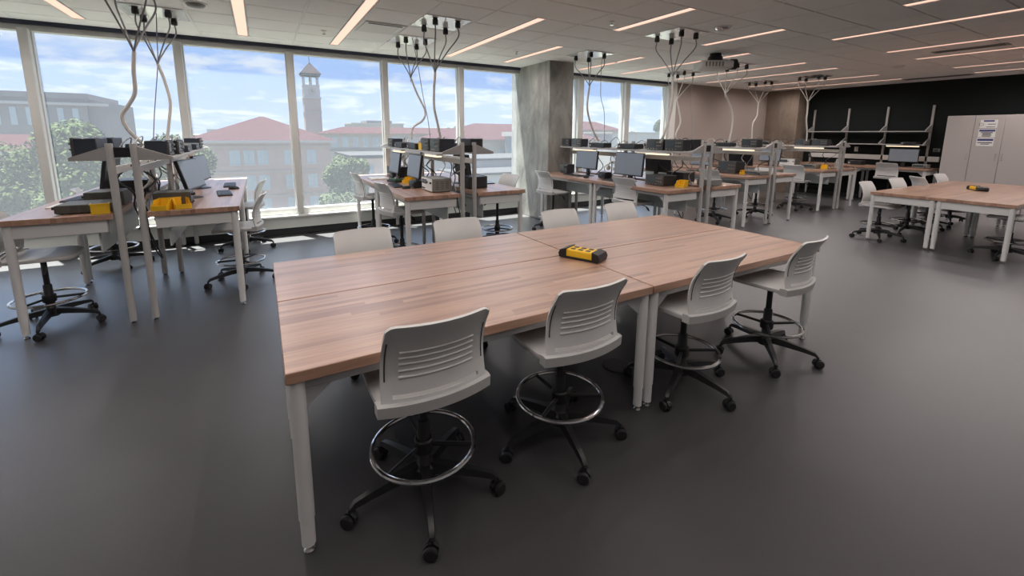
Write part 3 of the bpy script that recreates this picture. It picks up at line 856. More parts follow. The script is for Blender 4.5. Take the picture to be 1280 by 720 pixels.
# --- island 1
xc, y0, z = isl(1)
instrument(xc-.21, 4.80, SH, W_, .30, .18, .15, 'oscilloscope on the shelf beside the posts of the middle island', 'scope', gS, 'navy_case')
instrument(xc-.21, 5.14, SH, W_, .26, .18, .15, 'second oscilloscope on the left shelf of the middle island', 'scope', gS, 'navy_case')
instrument(xc-.22, 5.72, SH, W_, .36, .18, .075, 'flat computer on the left shelf of the middle island', 'pc', gS)
instrument(xc-.22, 6.35, SH, W_, .36, .18, .075, 'farther flat computer on the left shelf of the middle island', 'pc', gS)
instrument(xc-.22, 6.80, SH, W_, .26, .15, .13, 'farthest oscilloscope on the left shelf of the middle island', 'scope', gS, 'navy_case')
instrument(xc+.22, 4.95, SH, E_, .30, .15, .15, 'oscilloscope on the right shelf of the middle island', 'scope', gS, 'black_case')
instrument(xc+.22, 5.75, SH, E_, .34, .18, .075, 'flat computer on the right shelf of the middle island', 'pc', gS)
parts_bin(xc-.20, 5.44, SH, R(10), 'orange yellow bin on the shelf of the middle island', 'yellow parts bins')
instrument(xc-.25, 4.92, z, W_, .36, .24, .16, 'large grey bench supply with side vents on the middle island', 'psu', gB, 'mid_grey')
instrument(xc-.36, 5.33, z, W_, .20, .16, .09, 'small dark meter behind the grey supply on the middle island', 'dmm', gB)
instrument(xc-.22, 6.72, z, W_, .30, .24, .17, 'dark oscilloscope at the window end of the middle island', 'scope', gB)
instrument(xc+.26, 5.0, z, E_, .30, .24, .15, 'dark oscilloscope on the right bench of the middle island', 'scope', gB)
monitor(xc-.36, 5.42, z, W_, 'grey screened monitor tilted back on the near left bench of the middle island', tilt=8, zc=.265, group='monitors on the islands')
monitor(xc-.36, 6.35, z, W_, 'monitor on the far left bench of the middle island', tilt=8, zc=.255, group='monitors on the islands')
monitor(xc+.36, 5.55, z, E_, 'monitor on the right bench of the middle island', tilt=8, zc=.255, group='monitors on the islands')
keyboard(xc-.56, 5.60, z, R(-94), 'keyboard on the left edge of the middle island', 'keyboards')
mouse(xc-.52, 5.27, z, R(-80), 'black mouse on the left edge of the middle island', 'mice')
tag(MB().rbox(-.13, .13, -.16, .16, 0, .02, .002).build('document_stack', 'paper', None, (xc-.55, 6.62, z)), 'pale binder of papers at the far left of the middle island', 'papers')
parts_bin(xc-.30, 5.86, z, R(-60), 'yellow bin under the monitors of the middle island', 'yellow parts bins')
t = thing('circuit_board', 'green prototyping board on the left bench of the middle island', 'circuit board', (xc-.42, 6.08, z), R(12))
MB().rbox(-.09, .09, -.12, .12, .0, .03, .004).build('board_base', 'black_case', t); MB().rbox(-.075, .075, -.10, .10, .03, .045, .002).build('board', 'green_board', t)
MB().rbox(-.05, -.01, -.08, -.02, .045, .07, .002).build('relay', 'mid_grey', t); MB().rbox(.02, .06, .01, .08, .045, .075, .002).build('module', 'dark_grey', t)
t = thing('tablet', 'black tablet lying on the right bench of the middle island', 'tablet', (xc+.62, 5.42, z), R(84))
MB().rbox(-.17, .17, -.11, .11, 0, .012, .003).build('body', 'black_case', t); MB().box(-.155, .155, -.095, .095, .0118, .0126).build('screen', 'scope_screen', t)
# --- island 2
xc, y0, z = isl(2)
instrument(xc-.225, 6.28, SH, W_, .20, .15, .14, 'oscilloscope at the column end of the shelf', 'scope', gS, 'navy_case')
instrument(xc-.225, 5.98, SH, W_, .26, .15, .14, 'second oscilloscope from the column on the shelf', 'scope', gS, 'navy_case')
instrument(xc-.21, 5.48, SH, W_, .36, .18, .075, 'flat black computer on the column island shelf', 'pc', gS)
instrument(xc-.21, 4.80, SH, W_, .36, .18, .075, 'second flat black computer on the column island shelf', 'pc', gS)
instrument(xc-.20, 4.26, SH, W_, .28, .16, .15, 'oscilloscope with blank screen in the middle of the column island shelf', 'scope', gS)
instrument(xc-.20, 3.94, SH, W_, .28, .16, .15, 'oscilloscope nearest the posts on the column island shelf', 'scope', gS)
instrument(xc+.21, 4.1, SH, E_, .28, .16, .15, 'oscilloscope on the right shelf of the column island', 'scope', gS)
instrument(xc+.22, 4.72, SH, E_, .34, .18, .075, 'flat computer on the right shelf of the column island', 'pc', gS)
instrument(xc-.34, 6.17, z, W_, .20, .16, .16, 'small supply at the column end of the bench', 'psu', gB, 'navy_case')
instrument(xc-.30, 4.10, z, W_, .30, .26, .14, 'dark oscilloscope beside the yellow bin of the column island', 'scope', gB)
instrument(xc+.27, 3.76, z, E_, .24, .22, .085, 'low grey meter on the right bench of the column island', 'dmm', gB, 'mid_grey')
instrument(xc+.27, 4.25, z, E_, .30, .24, .15, 'dark oscilloscope on the right bench of the column island', 'scope', gB)
parts_bin(xc-.25, 3.80, z, R(-70), 'yellow bin on the bench of the column island', 'yellow parts bins')
monitor(xc-.36, 5.62, z, W_, 'blue grey monitor toward the column on the column island', w_=.53, h_=.30, tilt=5, zc=.265, group='monitors on the islands')
monitor(xc-.36, 4.66, z, W_, 'large blue grey monitor behind the stool of the column island', w_=.56, h_=.34, tilt=5, zc=.255, group='monitors on the islands')
monitor(xc+.36, 4.75, z, E_, 'monitor on the right bench of the column island', tilt=5, zc=.255, group='monitors on the islands')
keyboard(xc-.53, 5.75, z, R(-92), 'keyboard toward the column on the column island', 'keyboards')
keyboard(xc-.55, 4.75, z, R(-92), 'keyboard behind the stool on the column island', 'keyboards')
mouse(xc-.58, 5.36, z, R(-85), 'black mouse on the column island', 'mice')
instrument(xc-.38, 5.15, z, W_, .16, .14, .10, 'small black meter between the monitors of the column island', 'dmm', gB)
# headset on a stand between the monitors
t = thing('headset_stand', 'pale headset hanging on a stand between two monitors', 'headset', (xc-.36, 5.02, z), 0)
MB().lathe([(.06, 0), (.06, .008), (.012, .014)], 16).build('base', 'black_case', t)
MB().cyl((0, 0, .012), (0, 0, .27), .007, 8).build('pole', 'black_case', t)
MB().tube([(0, .075*math.cos(a), .19+.085*math.sin(a)) for a in [math.pi*i/12 for i in range(13)]], .009, 8).build('band', 'cable_white', t)
for sg in (-1, 1): MB().cyl((0, sg*.06, .17), (0, sg*.088, .17), .035, 14).build('ear_cup', 'cable_white', t)
# --- island 3
xc, y0, z = isl(3)
instrument(xc-.20, 4.66, SH, W_, .28, .16, .15, 'oscilloscope nearest the posts on the second far island shelf', 'scope', gS)
instrument(xc-.20, 5.2, SH, W_, .36, .18, .075, 'flat computer on the second far island shelf', 'pc', gS)
instrument(xc-.20, 6.3, SH, W_, .36, .18, .075, 'farther flat computer on the second far island shelf', 'pc', gS)
instrument(xc+.21, 4.9, SH, E_, .28, .16, .15, 'oscilloscope on the right shelf of the second far island', 'scope', gS)
instrument(xc-.30, 4.95, z, W_, .34, .28, .22, 'large dark oscilloscope on the bench of the second far island', 'scope', gB)
instrument(xc-.22, 4.52, z, W_, .30, .24, .07, 'low pale meter beside the bin of the second far island', 'dmm', gB, 'mid_grey')
parts_bin(xc-.30, 4.72, z, R(-65), 'yellow bin on the second far island', 'yellow parts bins', .8)
monitor(xc-.36, 5.55, z, W_, 'dark monitor on the left of the second far island', group='monitors on the islands', zc=.26)
monitor(xc+.36, 5.2, z, E_, 'monitor on the right of the second far island', group='monitors on the islands', zc=.26)
keyboard(xc-.55, 5.5, z, R(-92), 'keyboard on the second far island', 'keyboards')
# --- island 4
xc, y0, z = isl(4)
instrument(xc-.20, 4.90, SH, W_, .30, .16, .14, 'oscilloscope nearest the posts on the farthest island shelf', 'scope', gS)
instrument(xc-.20, 5.25, SH, W_, .30, .16, .14, 'second oscilloscope on the farthest island shelf', 'scope', gS)
instrument(xc-.20, 6.25, SH, W_, .36, .18, .075, 'flat computer on the farthest island shelf', 'pc', gS)
instrument(xc-.22, 5.05, z, W_, .30, .24, .09, 'low pale meter on the farthest island', 'dmm', gB, 'mid_grey')
instrument(xc-.12-.12, 5.5, z, W_, .34, .24, .19, 'pale cardboard coloured instrument at the back of the farthest island', 'psu', gB, 'mid_grey')
parts_bin(xc-.22, 4.78, z, R(-70), 'yellow bin on the farthest island', 'yellow parts bins')
t = thing('cable_holder', 'white plastic cable holder on the right bench of the farthest island', 'holder', (xc+.24, 4.72, z), 0)
MB().rbox(-.05, .05, -.05, .05, 0, .15, .006).build('body', 'off_white', t)
for k in range(5): MB().tube([(.0, -.04+.02*k, .15), (.03, -.05+.025*k, .19), (.07, -.05+.025*k, .20)], .008, 6).build('hook', 'off_white', t)
monitor(xc-.36, 5.9, z, W_, 'monitor at the window end of the farthest island', group='monitors on the islands', zc=.26)
# task lights
task_light(2.055-.295, 4.90, 1.366, .42, 'warm lit task light at the near end of the middle island shelf')
task_light(2.055-.295, 6.35, 1.366, .42, 'warm lit task light at the window end of the middle island shelf')
task_light(5.057-.295, 4.28, 1.366, .55, 'warm lit task light under the near shelf of the column island')
task_light(5.057-.295, 5.75, 1.366, .50, 'warm lit task light under the far shelf of the column island')
task_light(7.934-.295, 4.85, 1.366, .60, 'task light under the second far island shelf')
task_light(10.934-.295, 5.1, 1.366, .60, 'task light under the farthest island shelf')
# cords lying on the shelves and hanging below
for k, (nm, xc, y0, hh, L) in enumerate(ISL):
    for j in range(12):
        yy = y0+.25+j*(2*L-.6)/11.5+rnd.uniform(-.08, .08); u = rnd.uniform(-.08, .08)
        a = rnd.uniform(.12, .22)
        cord([(xc+u-.06, yy-.1, SH+.006), (xc+u, yy-.02, SH+a*.6), (xc+u+.03, yy+.10, SH+a*.75), (xc+u-.02, yy+.22, SH+.03), (xc+u+.03, yy+.30, SH+.006)],
             '%s looping cord from the near end on the %s shelf' % (ordn[j], SHORT[k]), .005, rnd.choice(['cable_black', 'cable_black', 'cable_grey', 'cable_white']), 'cords on the %s' % nm)
    for j in range(12):
        yy = y0+.15+j*(2*L-.5)/11.5+rnd.uniform(-.05, .05); u = rnd.choice((-1, 1))*rnd.uniform(.02, .05)
        cord([(xc+u, yy, 1.30), (xc+u*3.2, yy+rnd.uniform(-.12, .12), 1.18), (xc+u*.6, yy+rnd.uniform(-.2, .2), 1.06), (xc+u*1.6, yy+.04, hh-.02), (xc+u*.4, yy-.03, hh-.16)],
             '%s cord from the near end hanging under the %s shelf' % (ordn[j], SHORT[k]), .007, rnd.choice(['cable_black', 'cable_black', 'cable_grey', 'cable_white']), 'hanging cords of the %s' % nm)
    for j in range(2):
        yy = y0+.45+j*L
        cord([(xc+.02, yy, hh-.06), (xc+.05, yy-.06, hh-.35), (xc+.10, yy-.02, hh-.50), (xc+.03, yy+.05, hh-.30), (xc-.02, yy+.04, hh-.10)],
             '%s loop of cord under the benches of the %s' % (('near', 'far')[j], SHORT[k]), .006, 'cable_black', 'under bench cords of the %s' % nm)

# island stools
G3 = 'stools at the islands'
stool(-1.60, 4.84, 0, -160, 'stool at the near left bench of the left island, beside its front leg', G3, .02)
stool(-1.60, 6.70, 10, -130, 'stool at the far left bench of the left island', G3, .02)
stool(-.27, 5.36, 176, -158, 'stool at the near right bench of the left island', G3, .02)
stool(-.25, 6.92, 172, -162, 'stool at the far right bench of the left island by the window', G3, .02)
stool(1.39, 5.02, 8, 12, 'stool at the near left bench of the middle island', G3, .11)
stool(1.36, 6.40, 4, 40, 'stool at the window end left bench of the middle island', G3, .11)
stool(2.92, 5.46, 188, 20, 'stool at the right bench of the middle island', G3, .08)
stool(4.20, 5.86, 0, 20, 'stool at the island bench beside the concrete column', G3, .07)
stool(4.50, 4.34, 2, 10, 'stool at the near left bench of the column island', G3, .09)
stool(7.30, 5.02, 0, -60, 'stool at the left bench of the second far island', G3, .05, 1)
stool(8.52, 4.95, 180, -30, 'stool at the right bench of the second far island', G3, .03, 1)
stool(10.18, 5.05, 4, 0, 'stool at the left bench of the farthest island', G3, .05, 1)
stool(12.72, 4.30, 0, 10, 'stool at the wall bench under the shelves', G3, .07, 1)

# ------------------------------------------------------------------ ceiling power drops
CON = [(-.135, -.19), (.135, -.19), (-.135, .19), (.135, .19)]
LOOMS = [
 [(-.90,5.1,2.29),(-.92,5.1,2.12),(-.93,5.1,1.94),(-.99,5.1,1.82),(-1.04,5.1,1.73),(-1.01,5.1,1.61),(-.93,5.1,1.50)],
 [(-.91,6.23,2.33),(-.87,6.23,2.17),(-.84,6.23,1.95),(-.86,6.23,1.77),(-.91,6.23,1.50)],
 [(1.88,5.1,2.32),(1.86,5.1,2.09),(1.86,5.1,1.90),(1.90,5.1,1.71),(1.94,5.1,1.50)],
 [(1.93,6.23,2.38),(2.02,6.23,2.16),(2.13,6.23,1.93),(2.09,6.23,1.79),(1.94,6.23,1.68),(1.92,6.23,1.50)],
 [(4.70,3.97,2.35),(4.72,3.97,2.16),(4.72,3.97,2.0),(4.68,3.97,1.80),(4.60,3.97,1.60),(4.62,4.03,1.50)],
 [(4.73,5.66,2.38),(4.70,5.66,2.03),(4.82,5.66,1.71),(4.97,5.66,1.50)],
 [(7.49,5.1,2.35),(7.66,5.1,2.15),(7.76,5.1,1.97),(7.77,5.1,1.74),(7.72,5.1,1.50)],
 [(7.55,6.23,2.32),(7.68,6.23,2.0),(7.70,6.23,1.84),(7.59,6.23,1.62),(7.65,6.23,1.50)],
 [(10.38,5.1,2.33),(10.40,5.1,2.12),(10.40,5.1,1.95),(10.49,5.1,1.69),(10.50,5.1,1.50)],
 [(10.44,6.23,2.36),(10.43,6.23,2.07),(10.29,6.23,1.88),(10.32,6.23,1.50)]]
for i, ((px, py), loom) in enumerate(zip(POWER, LOOMS)):
    nm = ISL[i//2][0]; end = ('near', 'window')[i % 2]
    t = thing('power_drop', 'ceiling plug panel with cable loom over the %s end of the %s' % (end, SHORT[i//2]), 'power drop', (px, py, CEIL), 0, 'ceiling power drops')
    MB().rbox(-.275, .275, -.275, .275, -.010, -.001, .003).build('panel', 'plug_panel', t)
    m0 = Vector(loom[0])-Vector((px, py, CEIL))
    for (a, b) in CON:
        MB().lathe([(.045, -.014), (.045, -.011)], 14, (a, b, 0)).build('socket_plate', 'chrome', t)
        MB().lathe([(.024, -.085), (.032, -.078), (.032, -.035), (.026, -.014)], 12, (a, b, 0)).build('plug', 'black_plastic', t)
        q = m0-Vector((a, b, -.085))
        MB().tube(smooth_path([(a, b, -.08), (a*1.02, b*1.02, -.085-.10), Vector((a, b, -.085))+q*.55+Vector((a*.1, b*.1, 0)), m0+Vector((a*.06, b*.06, .03)), m0-Vector((0, 0, .05))], 5), .0075, 6).build('supply_cable', 'cable_grey' if i < 6 else 'cable_white', t)
    MB().tube(smooth_path([Vector(p)-Vector((px, py, CEIL)) for p in loom], 6), .016, 8).build('loom_sleeve', 'cable_white', t)
cord([(-.87,6.23,2.87),(-.89,6.23,2.6),(-.91,6.23,2.33),(-.99,6.23,1.81),(-1.03,6.23,1.50)], 'thin purple data cable dropping to the left island', .005, 'cable_purple')
cord([(1.90,6.0,2.87),(1.97,6.0,2.49),(2.03,6.0,2.1),(2.09,6.0,1.79),(2.12,6.0,1.50)], 'thin grey data cable dropping to the middle island', .005, 'cable_grey')
cord([(4.90,5.55,2.87),(4.92,5.6,2.75),(4.98,5.66,2.24),(5.07,5.66,1.98),(5.10,5.66,1.50)], 'thin grey data cable dropping to the column island', .005, 'cable_grey')
cord([(7.95,6.2,2.87),(7.95,6.2,2.3),(8.02,6.2,1.9),(8.04,6.2,1.50)], 'thin dark data cable dropping to the second far island', .005, 'cable_grey')

# ------------------------------------------------------------------ projector and ceiling fittings
t = thing('projector', 'white ceiling projector on a black dome mount', 'projector', (6.36, 4.56, CEIL), R(-32))
MB().lathe([(.085, -.001), (.085, -.03), (.11, -.06), (.12, -.115)], 20).build('ceiling_mount', 'black_plastic', t)
MB().rbox(-.27, .22, -.19, .19, -.245, -.125, .022).build('body', 'white_plastic', t)
MB().rbox(-.15, .17, -.10, .10, -.128, -.105, .006).build('mount_plate', 'black_plastic', t)
MB().cyl((.21, -.08, -.175), (.29, -.08, -.175), .082, 20).build('lens_barrel', 'black_plastic', t)
MB().cyl((.289, -.08, -.175), (.297, -.08, -.175), .062, 20).build('lens', 'scope_screen', t)
for k in range(6): MB().box(-.22+k*.05, -.19+k*.05, -.193, -.189, -.22, -.15).build('vent_slot', 'mid_grey', t)
t = thing('air_diffuser', 'white linear air diffuser with a dark slot left of the plug panels', 'air diffuser', (1.40, 5.66, CEIL), 0)
MB().rbox(-.24, .24, -.27, .27, -.012, -.001, .003).build('plate', 'off_white', t)
MB().box(-.20, .20, -.245, -.20, -.0145, -.011).build('slot', 'slot_dark', t); MB().box(.17, .20, -.19, .24, -.016, -.011).build('vane', 'lamp_white', t)
t = thing('air_diffuser', 'dark slotted air diffuser in the ceiling near the black wall', 'air diffuser', (12.75, 3.75, CEIL), 0)
MB().rbox(-.12, .12, -.55, .55, -.008, -.001, .003).build('plate', 'mid_grey', t); MB().box(-.08, .08, -.5, .5, -.010, -.007).build('slot', 'slot_dark', t)
t = thing('air_diffuser', 'dark slotted air diffuser between the slot lights at the right', 'air diffuser', (9.05, 2.35, CEIL), 0)
MB().rbox(-.10, .10, -.40, .40, -.008, -.001, .003).build('plate', 'mid_grey', t); MB().box(-.06, .06, -.36, .36, -.010, -.007).build('slot', 'slot_dark', t)
for i, (x, y, lab) in enumerate([(.81, 6.2, 'small sprinkler head near the window left of the air diffuser'), (3.60, 3.95, 'small sprinkler head above the large table'), (3.6, 6.1, 'small sprinkler head left of the concrete column'), (5.6, 6.0, 'small sprinkler head right of the concrete column')]):
    t = thing('sprinkler', lab, 'sprinkler', (x, y, CEIL), 0, 'sprinkler heads')
    MB().lathe([(.035, -.001), (.035, -.006), (.012, -.010)], 14).build('escutcheon', 'lamp_white', t)
    MB().lathe([(.010, -.009), (.010, -.035), (.022, -.038), (.022, -.041)], 12).build('nozzle', 'chrome', t)
for i, (x, y, lab) in enumerate([(-.46, 5.62, 'round grey ceiling speaker at the top left'), (10.2, 3.55, 'round ceiling detector right of the projector'), (4.9, 3.45, 'shiny metal sensor beside the near plug panel')]):
    t = thing('ceiling_sensor', lab, 'detector', (x, y, CEIL), 0)
    MB().lathe([(.085, -.001), (.085, -.012), (.07, -.03), (.03, -.04)], 20).build('dome', 'mid_grey' if i == 0 else ('off_white' if i == 1 else 'chrome'), t)
    MB().lathe([(.105, -.0005), (.105, -.006), (.086, -.008)], 20).build('ring', 'lamp_white', t)

# ------------------------------------------------------------------ table top power blocks
def power_block(x, y, z, rz, label):
    t = thing('power_block', label, 'power block', (x, y, z), rz, 'yellow power blocks on the tables')
    MB().rbox(-.105, .105, -.06, .06, .008, .062, .008).build('body', 'yellow_plastic', t)
    for sg in (-1, 1):
        mb = MB().prism([(sg*.095, .0), (sg*.145, .004), (sg*.152, .030), (sg*.140, .055), (sg*.095, .068)], 'y', -.068, .068)
        mb.build('end_bumper', 'black_plastic', t)
        MB().rbox(-.10, .10, sg*.062-.006, sg*.062+.006, .0, .014, .002).build('side_bumper', 'black_plastic', t)
        for k in range(3):
            MB().rbox(-.075+k*.055, -.042+k*.055, sg*.026-.014, sg*.026+.014, .061, .0645, .001).build('outlet', 'black_plastic', t)
    return t
power_block(1.852, 2.225, TT, R(-65), 'yellow and black power block on the seam of the foreground tables')
power_block(9.86, 2.19, TT, R(38), 'yellow and black power block on the right hand table')

# ------------------------------------------------------------------ black wall: bench, shelves, lockers
for i, (ya, yb) in enumerate([(3.66, 5.05), (5.05, 6.45)]):
    table(13.12, (ya+yb)/2, R(90), yb-ya-.004, .76, .895, 'wall bench under the shelves, %s half' % ('near the lockers', 'toward the corner')[i], 'wall benches', name='lab_bench', inset=.045)
t = thing('wall_shelving', 'grey four post shelving with two tiers against the black wall', 'shelf unit', (XR, 0, 0), 0)
UY = [3.93, 4.775, 5.60, 6.42]
for y in UY:
    MB().rbox(-.05, -.005, y-.022, y+.022, 0.90, 2.33, .004).build('upright', 'shelf_grey', t)
for a, b in zip(UY[:-1], UY[1:]):
    MB().rbox(-.34, -.055, a+.02, b-.02, 1.715, 1.738, .003).build('shelf_board', 'shelf_grey', t)
for a, b in zip(UY[:2], UY[1:3]):
    MB().rbox(-.34, -.055, a+.02, b-.02, 1.405, 1.428, .003).build('shelf_board', 'shelf_grey', t)
for y in UY:
    for zz in (1.715, 1.405):
        if zz < 1.5 and y > 5.7: continue
        MB().prism([(-.34, zz), (-.05, zz-.01), (-.05, zz+.16), (-.10, zz+.15), (-.34, zz+.03)], 'y', y-.012, y+.012).build('bracket', 'shelf_grey', t)
MB().rbox(-.05, -.006, 3.70, 6.45, 1.03, 1.15, .004).build('power_rail', 'white_steel', t)
tl = task_light(XR-.28, 4.32, 1.405, .62, 'lit task light under the lower wall shelf')
monitor(13.20, 4.25, .895, W_, 'monitor on the wall bench left of the lockers', w_=.56, h_=.31, zc=.27, tilt=2)
instrument(13.05, 3.86, .895, W_, .26, .22, .09, 'pale meter at the locker end of the wall bench', 'dmm', None, 'mid_grey')
instrument(13.15, 5.15, .895, W_, .30, .26, .10, 'flat dark instrument on the wall bench', 'pc')
instrument(13.25, 4.18, 1.4285, W_, .30, .22, .05, 'thin dark box on the lower wall shelf', 'pc')
t = thing('wall_outlet', 'white wall outlet with plug on the black wall', 'outlet', (XR, 5.35, 1.28), 0)
MB().rbox(-.008, -.0005, -.04, .04, -.06, .06, .002).build('plate', 'off_white', t); MB().rbox(-.04, -.006, -.02, .02, -.03, .03, .004).build('plug', 'off_white', t)
t = thing('wall_outlet', 'wall outlet between the last shelf post and the lockers', 'outlet', (XR, 3.78, 1.30), 0)
MB().rbox(-.008, -.0005, -.06, .06, -.04, .04, .002).build('plate', 'mid_grey', t); MB().rbox(-.03, -.006, -.03, .03, -.02, .02, .004).build('plug', 'dark_grey', t)

LX = 13.0
def cabinet(ya, yb, doors, label, handles):
    t = thing('storage_cabinet', label, 'cabinet', (LX, (ya+yb)/2, 0), 0, 'tall storage cabinets')
    h = (yb-ya)/2-.001
    MB().rbox(.02, XR-LX-.02, -h, h, 0, 2.055, .003).build('carcass', 'locker', t)
    n = doors; wd = 2*h/n
    for k in range(n):
        a = h-wd*k; b = a-wd
        d = MB().rbox(0, .022, b+.0025, a-.0025, .06, 2.045, .003).build('door', 'locker', t)
        sg = handles[k]
        yy = b+.045 if sg < 0 else a-.045
        MB().tube([(0.0, yy, 1.14), (-.025, yy, 1.145), (-.025, yy, 1.265), (0.0, yy, 1.27)], .006, 8).build('handle', 'grey_steel', d)
    return t
cabinet(3.10, 3.535, 1, 'tall grey storage cabinet next to the wall bench', [-1])
cb2 = cabinet(2.24, 3.10, 2, 'tall grey storage cabinet with notices on its left door', [-1, 1])
cabinet(1.38, 2.24, 2, 'tall grey storage cabinet at the right picture edge', [-1, 1])
cabinet(.52, 1.38, 2, 'tall grey storage cabinet beyond the right picture edge', [-1, 1])
def notice(y, z, wy, hz, label, head, lines, arrow=False):
    t = thing('notice_sheet', label, 'notice', (LX-.001, y, z), 0, 'notices on the cabinet door')
    MB().box(-.002, 0, -wy/2, wy/2, -hz/2, hz/2).build('sheet', 'paper', t)
    if head:
        a, zt, zb = head
        MB().rbox(-.0035, -.0015, -wy/2*a, wy/2*a, zb, zt, .0004).build('header', 'poster_blue', t)
    for (ya, yb, zz, hh) in lines: MB().box(-.0035, -.0015, ya, yb, zz-hh/2, zz+hh/2).build('print_line', 'poster_ink', t)
    if arrow:
        MB().tube([(-.003, .105+.032*math.cos(a), -.01+.026*math.sin(a)) for a in [2*math.pi*i/16 for i in range(17)]], .003, 5, False).build('print_ring', 'poster_ink', t)
notice(2.895, 1.875, .25, .165, 'top notice with a drawing on the cabinet door', (.62, .075, .045), [(-.10, .01, -.005, .012), (-.10, .03, -.06, .010)], True)
notice(2.900, 1.685, .25, .165, 'middle notice with blue header on the cabinet door', (.92, .072, .034), [(-.085, .085, .012, .016), (-.06, .06, -.014, .016), (-.07, .07, -.040, .014), (-.06, .065, -.062, .010)])
notice(2.905, 1.505, .25, .165, 'bottom notice with blue header on the cabinet door', (.92, .066, .026), [(-.105, .11, -.012, .016), (-.06, .06, -.042, .014)])
t = thing('floor_box', 'round floor outlet under the foreground table', 'floor outlet', (2.05, 2.05, 0), 0)
MB().lathe([(.10, 0), (.10, .004), (.092, .006)], 24).build('ring', 'dark_grey', t); MB().lathe([(.088, .001), (.088, .0065)], 24).build('lid', 'dark_grey', t)
cord([(9.1, 1.9, .005), (9.3, 1.75, .005), (9.6, 1.85, .005), (9.9, 1.7, .005)], 'brown cord lying under the right hand table', .006, 'cable_grey')

# ------------------------------------------------------------------ outdoors
GZ = -12.0
struct('ground', MB().box(-400, 600, 9.5, 900, GZ-.5, GZ), 'lawn', 'lawns and paths far below the windows')
def far(Y0, x, z, Y1):
    """a point measured on the plane y=Y0 carried to y=Y1 along its real bearing"""
    s = Y1/Y0; return x*s, H+(z-H)*s
def windows(t, m, rects, y, name='window', depth=.15):
    for (x0, x1, z0, z1) in rects:
        wn = MB().box(x0, x1, y-.05, y+depth, z0, z1).build(name, m, t)
        MB().box((x0+x1)/2-.04, (x0+x1)/2+.04, y-.10, y, z0, z1).box(x0-.1, x1+.1, y-.12, y, z0-.15, z0).build('sash', 'trim_far', wn)
# brick hall with red hip roof
Y = 72.0; k = Y/40
t = thing('brick_hall', 'brick hall with a red hipped roof beyond the left windows', 'building', (0, Y, GZ), 0)
ex0, ex1, ez = -5.0*k, 5.6*k, H+(1.0-H)*k-GZ
pk = H+(3.0-H)*k-GZ; px = .3*k
MB().box(ex0+.8, ex1-.8, 0, 18, 0, ez).build('wall', 'brick_far', t)
MB().box(ex0, ex1, -.9, 19, ez-.35, ez).build('eave', 'trim_far', t)
MB().add([(ex0, -.9, ez), (ex1, -.9, ez), (ex1, 19, ez), (ex0, 19, ez), (px-.3, 8, pk), (px+.3, 8, pk)], [(0, 1, 5, 4), (1, 2, 5), (2, 3, 4, 5), (3, 0, 4), (0, 3, 2, 1)]).build('roof', 'roof_red', t)
rects = []
for zz in (ez-3.4, ez-7.0, ez-10.4):
    for xx in (-6.6, -3.2, -1.5, .2, 3.6, 6.6): rects.append((xx-.65, xx+.65, zz, zz+2.0))
windows(t, 'glass_far', rects, 0)
for zz in (ez-1.0, ez-4.6, ez-8.2): MB().box(ex0+.8, ex1-.8, -.12, 0, zz, zz+.25).build('stone_band', 'stone_far', t)
# clock tower
Y = 150.0
def T(x, z): return far(95, x, z, Y)
t = thing('clock_tower', 'tall brick clock tower with an open belfry and pointed roof', 'tower', (T(9.4, 0)[0], Y, GZ), 0)
hw = 2.35
zb = T(0, 8.4)[1]-GZ; zc_ = T(0, 10.6)[1]-GZ; zbel = T(0, 12.9)[1]-GZ; zt = T(0, 15.2)[1]-GZ; zs = T(0, 16.0)[1]-GZ
MB().box(-hw, hw, -hw, hw, 0, zb).build('shaft', 'brick_far', t)
MB().box(-hw-.15, hw+.15, -hw-.15, hw+.15, zb-4.6, zb-4.2).build('stone_band', 'stone_far', t)
MB().box(-hw-.2, hw+.2, -hw-.2, hw+.2, zb-.3, zb+.2).build('cornice', 'trim_far', t)
MB().box(-hw+.1, hw-.1, -hw+.1, hw-.1, zb+.2, zc_).build('clock_stage', 'trim_far', t)
for (cx, cy, ax) in ((0, -hw, 'y'), (hw, 0, 'x'), (-hw, 0, 'x')):
    f_ = MB()
    if ax == 'y': f_.cyl((cx, cy+.12, (zb+zc_)/2), (cx, cy-.05, (zb+zc_)/2), 1.15, 24)
    else: f_.cyl((cx-.1, cy, (zb+zc_)/2), (cx+.1, cy, (zb+zc_)/2), 1.15, 24)
    ck = f_.build('clock_face', 'stone_far', t)
    if ax == 'y':
        MB().box(-.07, .07, cy-.12, cy-.05, (zb+zc_)/2, (zb+zc_)/2+.9).box(0, .6, cy-.12, cy-.05, (zb+zc_)/2-.07, (zb+zc_)/2+.07).build('clock_hand', 'tower_roof', ck)
for i in (-1, 0, 1):
    for j in (-1, 0, 1):
        if i == 0 and j == 0: continue
        MB().box(i*1.95-.20, i*1.95+.20, j*1.95-.20, j*1.95+.20, zc_, zbel).build('belfry_pillar', 'trim_far', t)
MB().box(-hw, hw, -hw, hw, zc_, zc_+.3).build('belfry_floor', 'trim_far', t)
MB().box(-hw-.3, hw+.3, -hw-.3, hw+.3, zbel-.6, zbel).build('belfry_beam', 'trim_far', t)
hh = hw+.55
MB().add([(-hh, -hh, zbel), (hh, -hh, zbel), (hh, hh, zbel), (-hh, hh, zbel), (0, 0, zt)], [(0, 1, 4), (1, 2, 4), (2, 3, 4), (3, 0, 4), (3, 2, 1, 0)]).build('roof', 'tower_roof', t)
MB().cyl((0, 0, zt-.3), (0, 0, zs+.6), .09, 6).build('spire', 'tower_roof', t)
MB().lathe([(.5, zc_+1.6), (.42, zc_+2.2), (.15, zc_+2.5)], 12).build('bell', 'tower_roof', t)
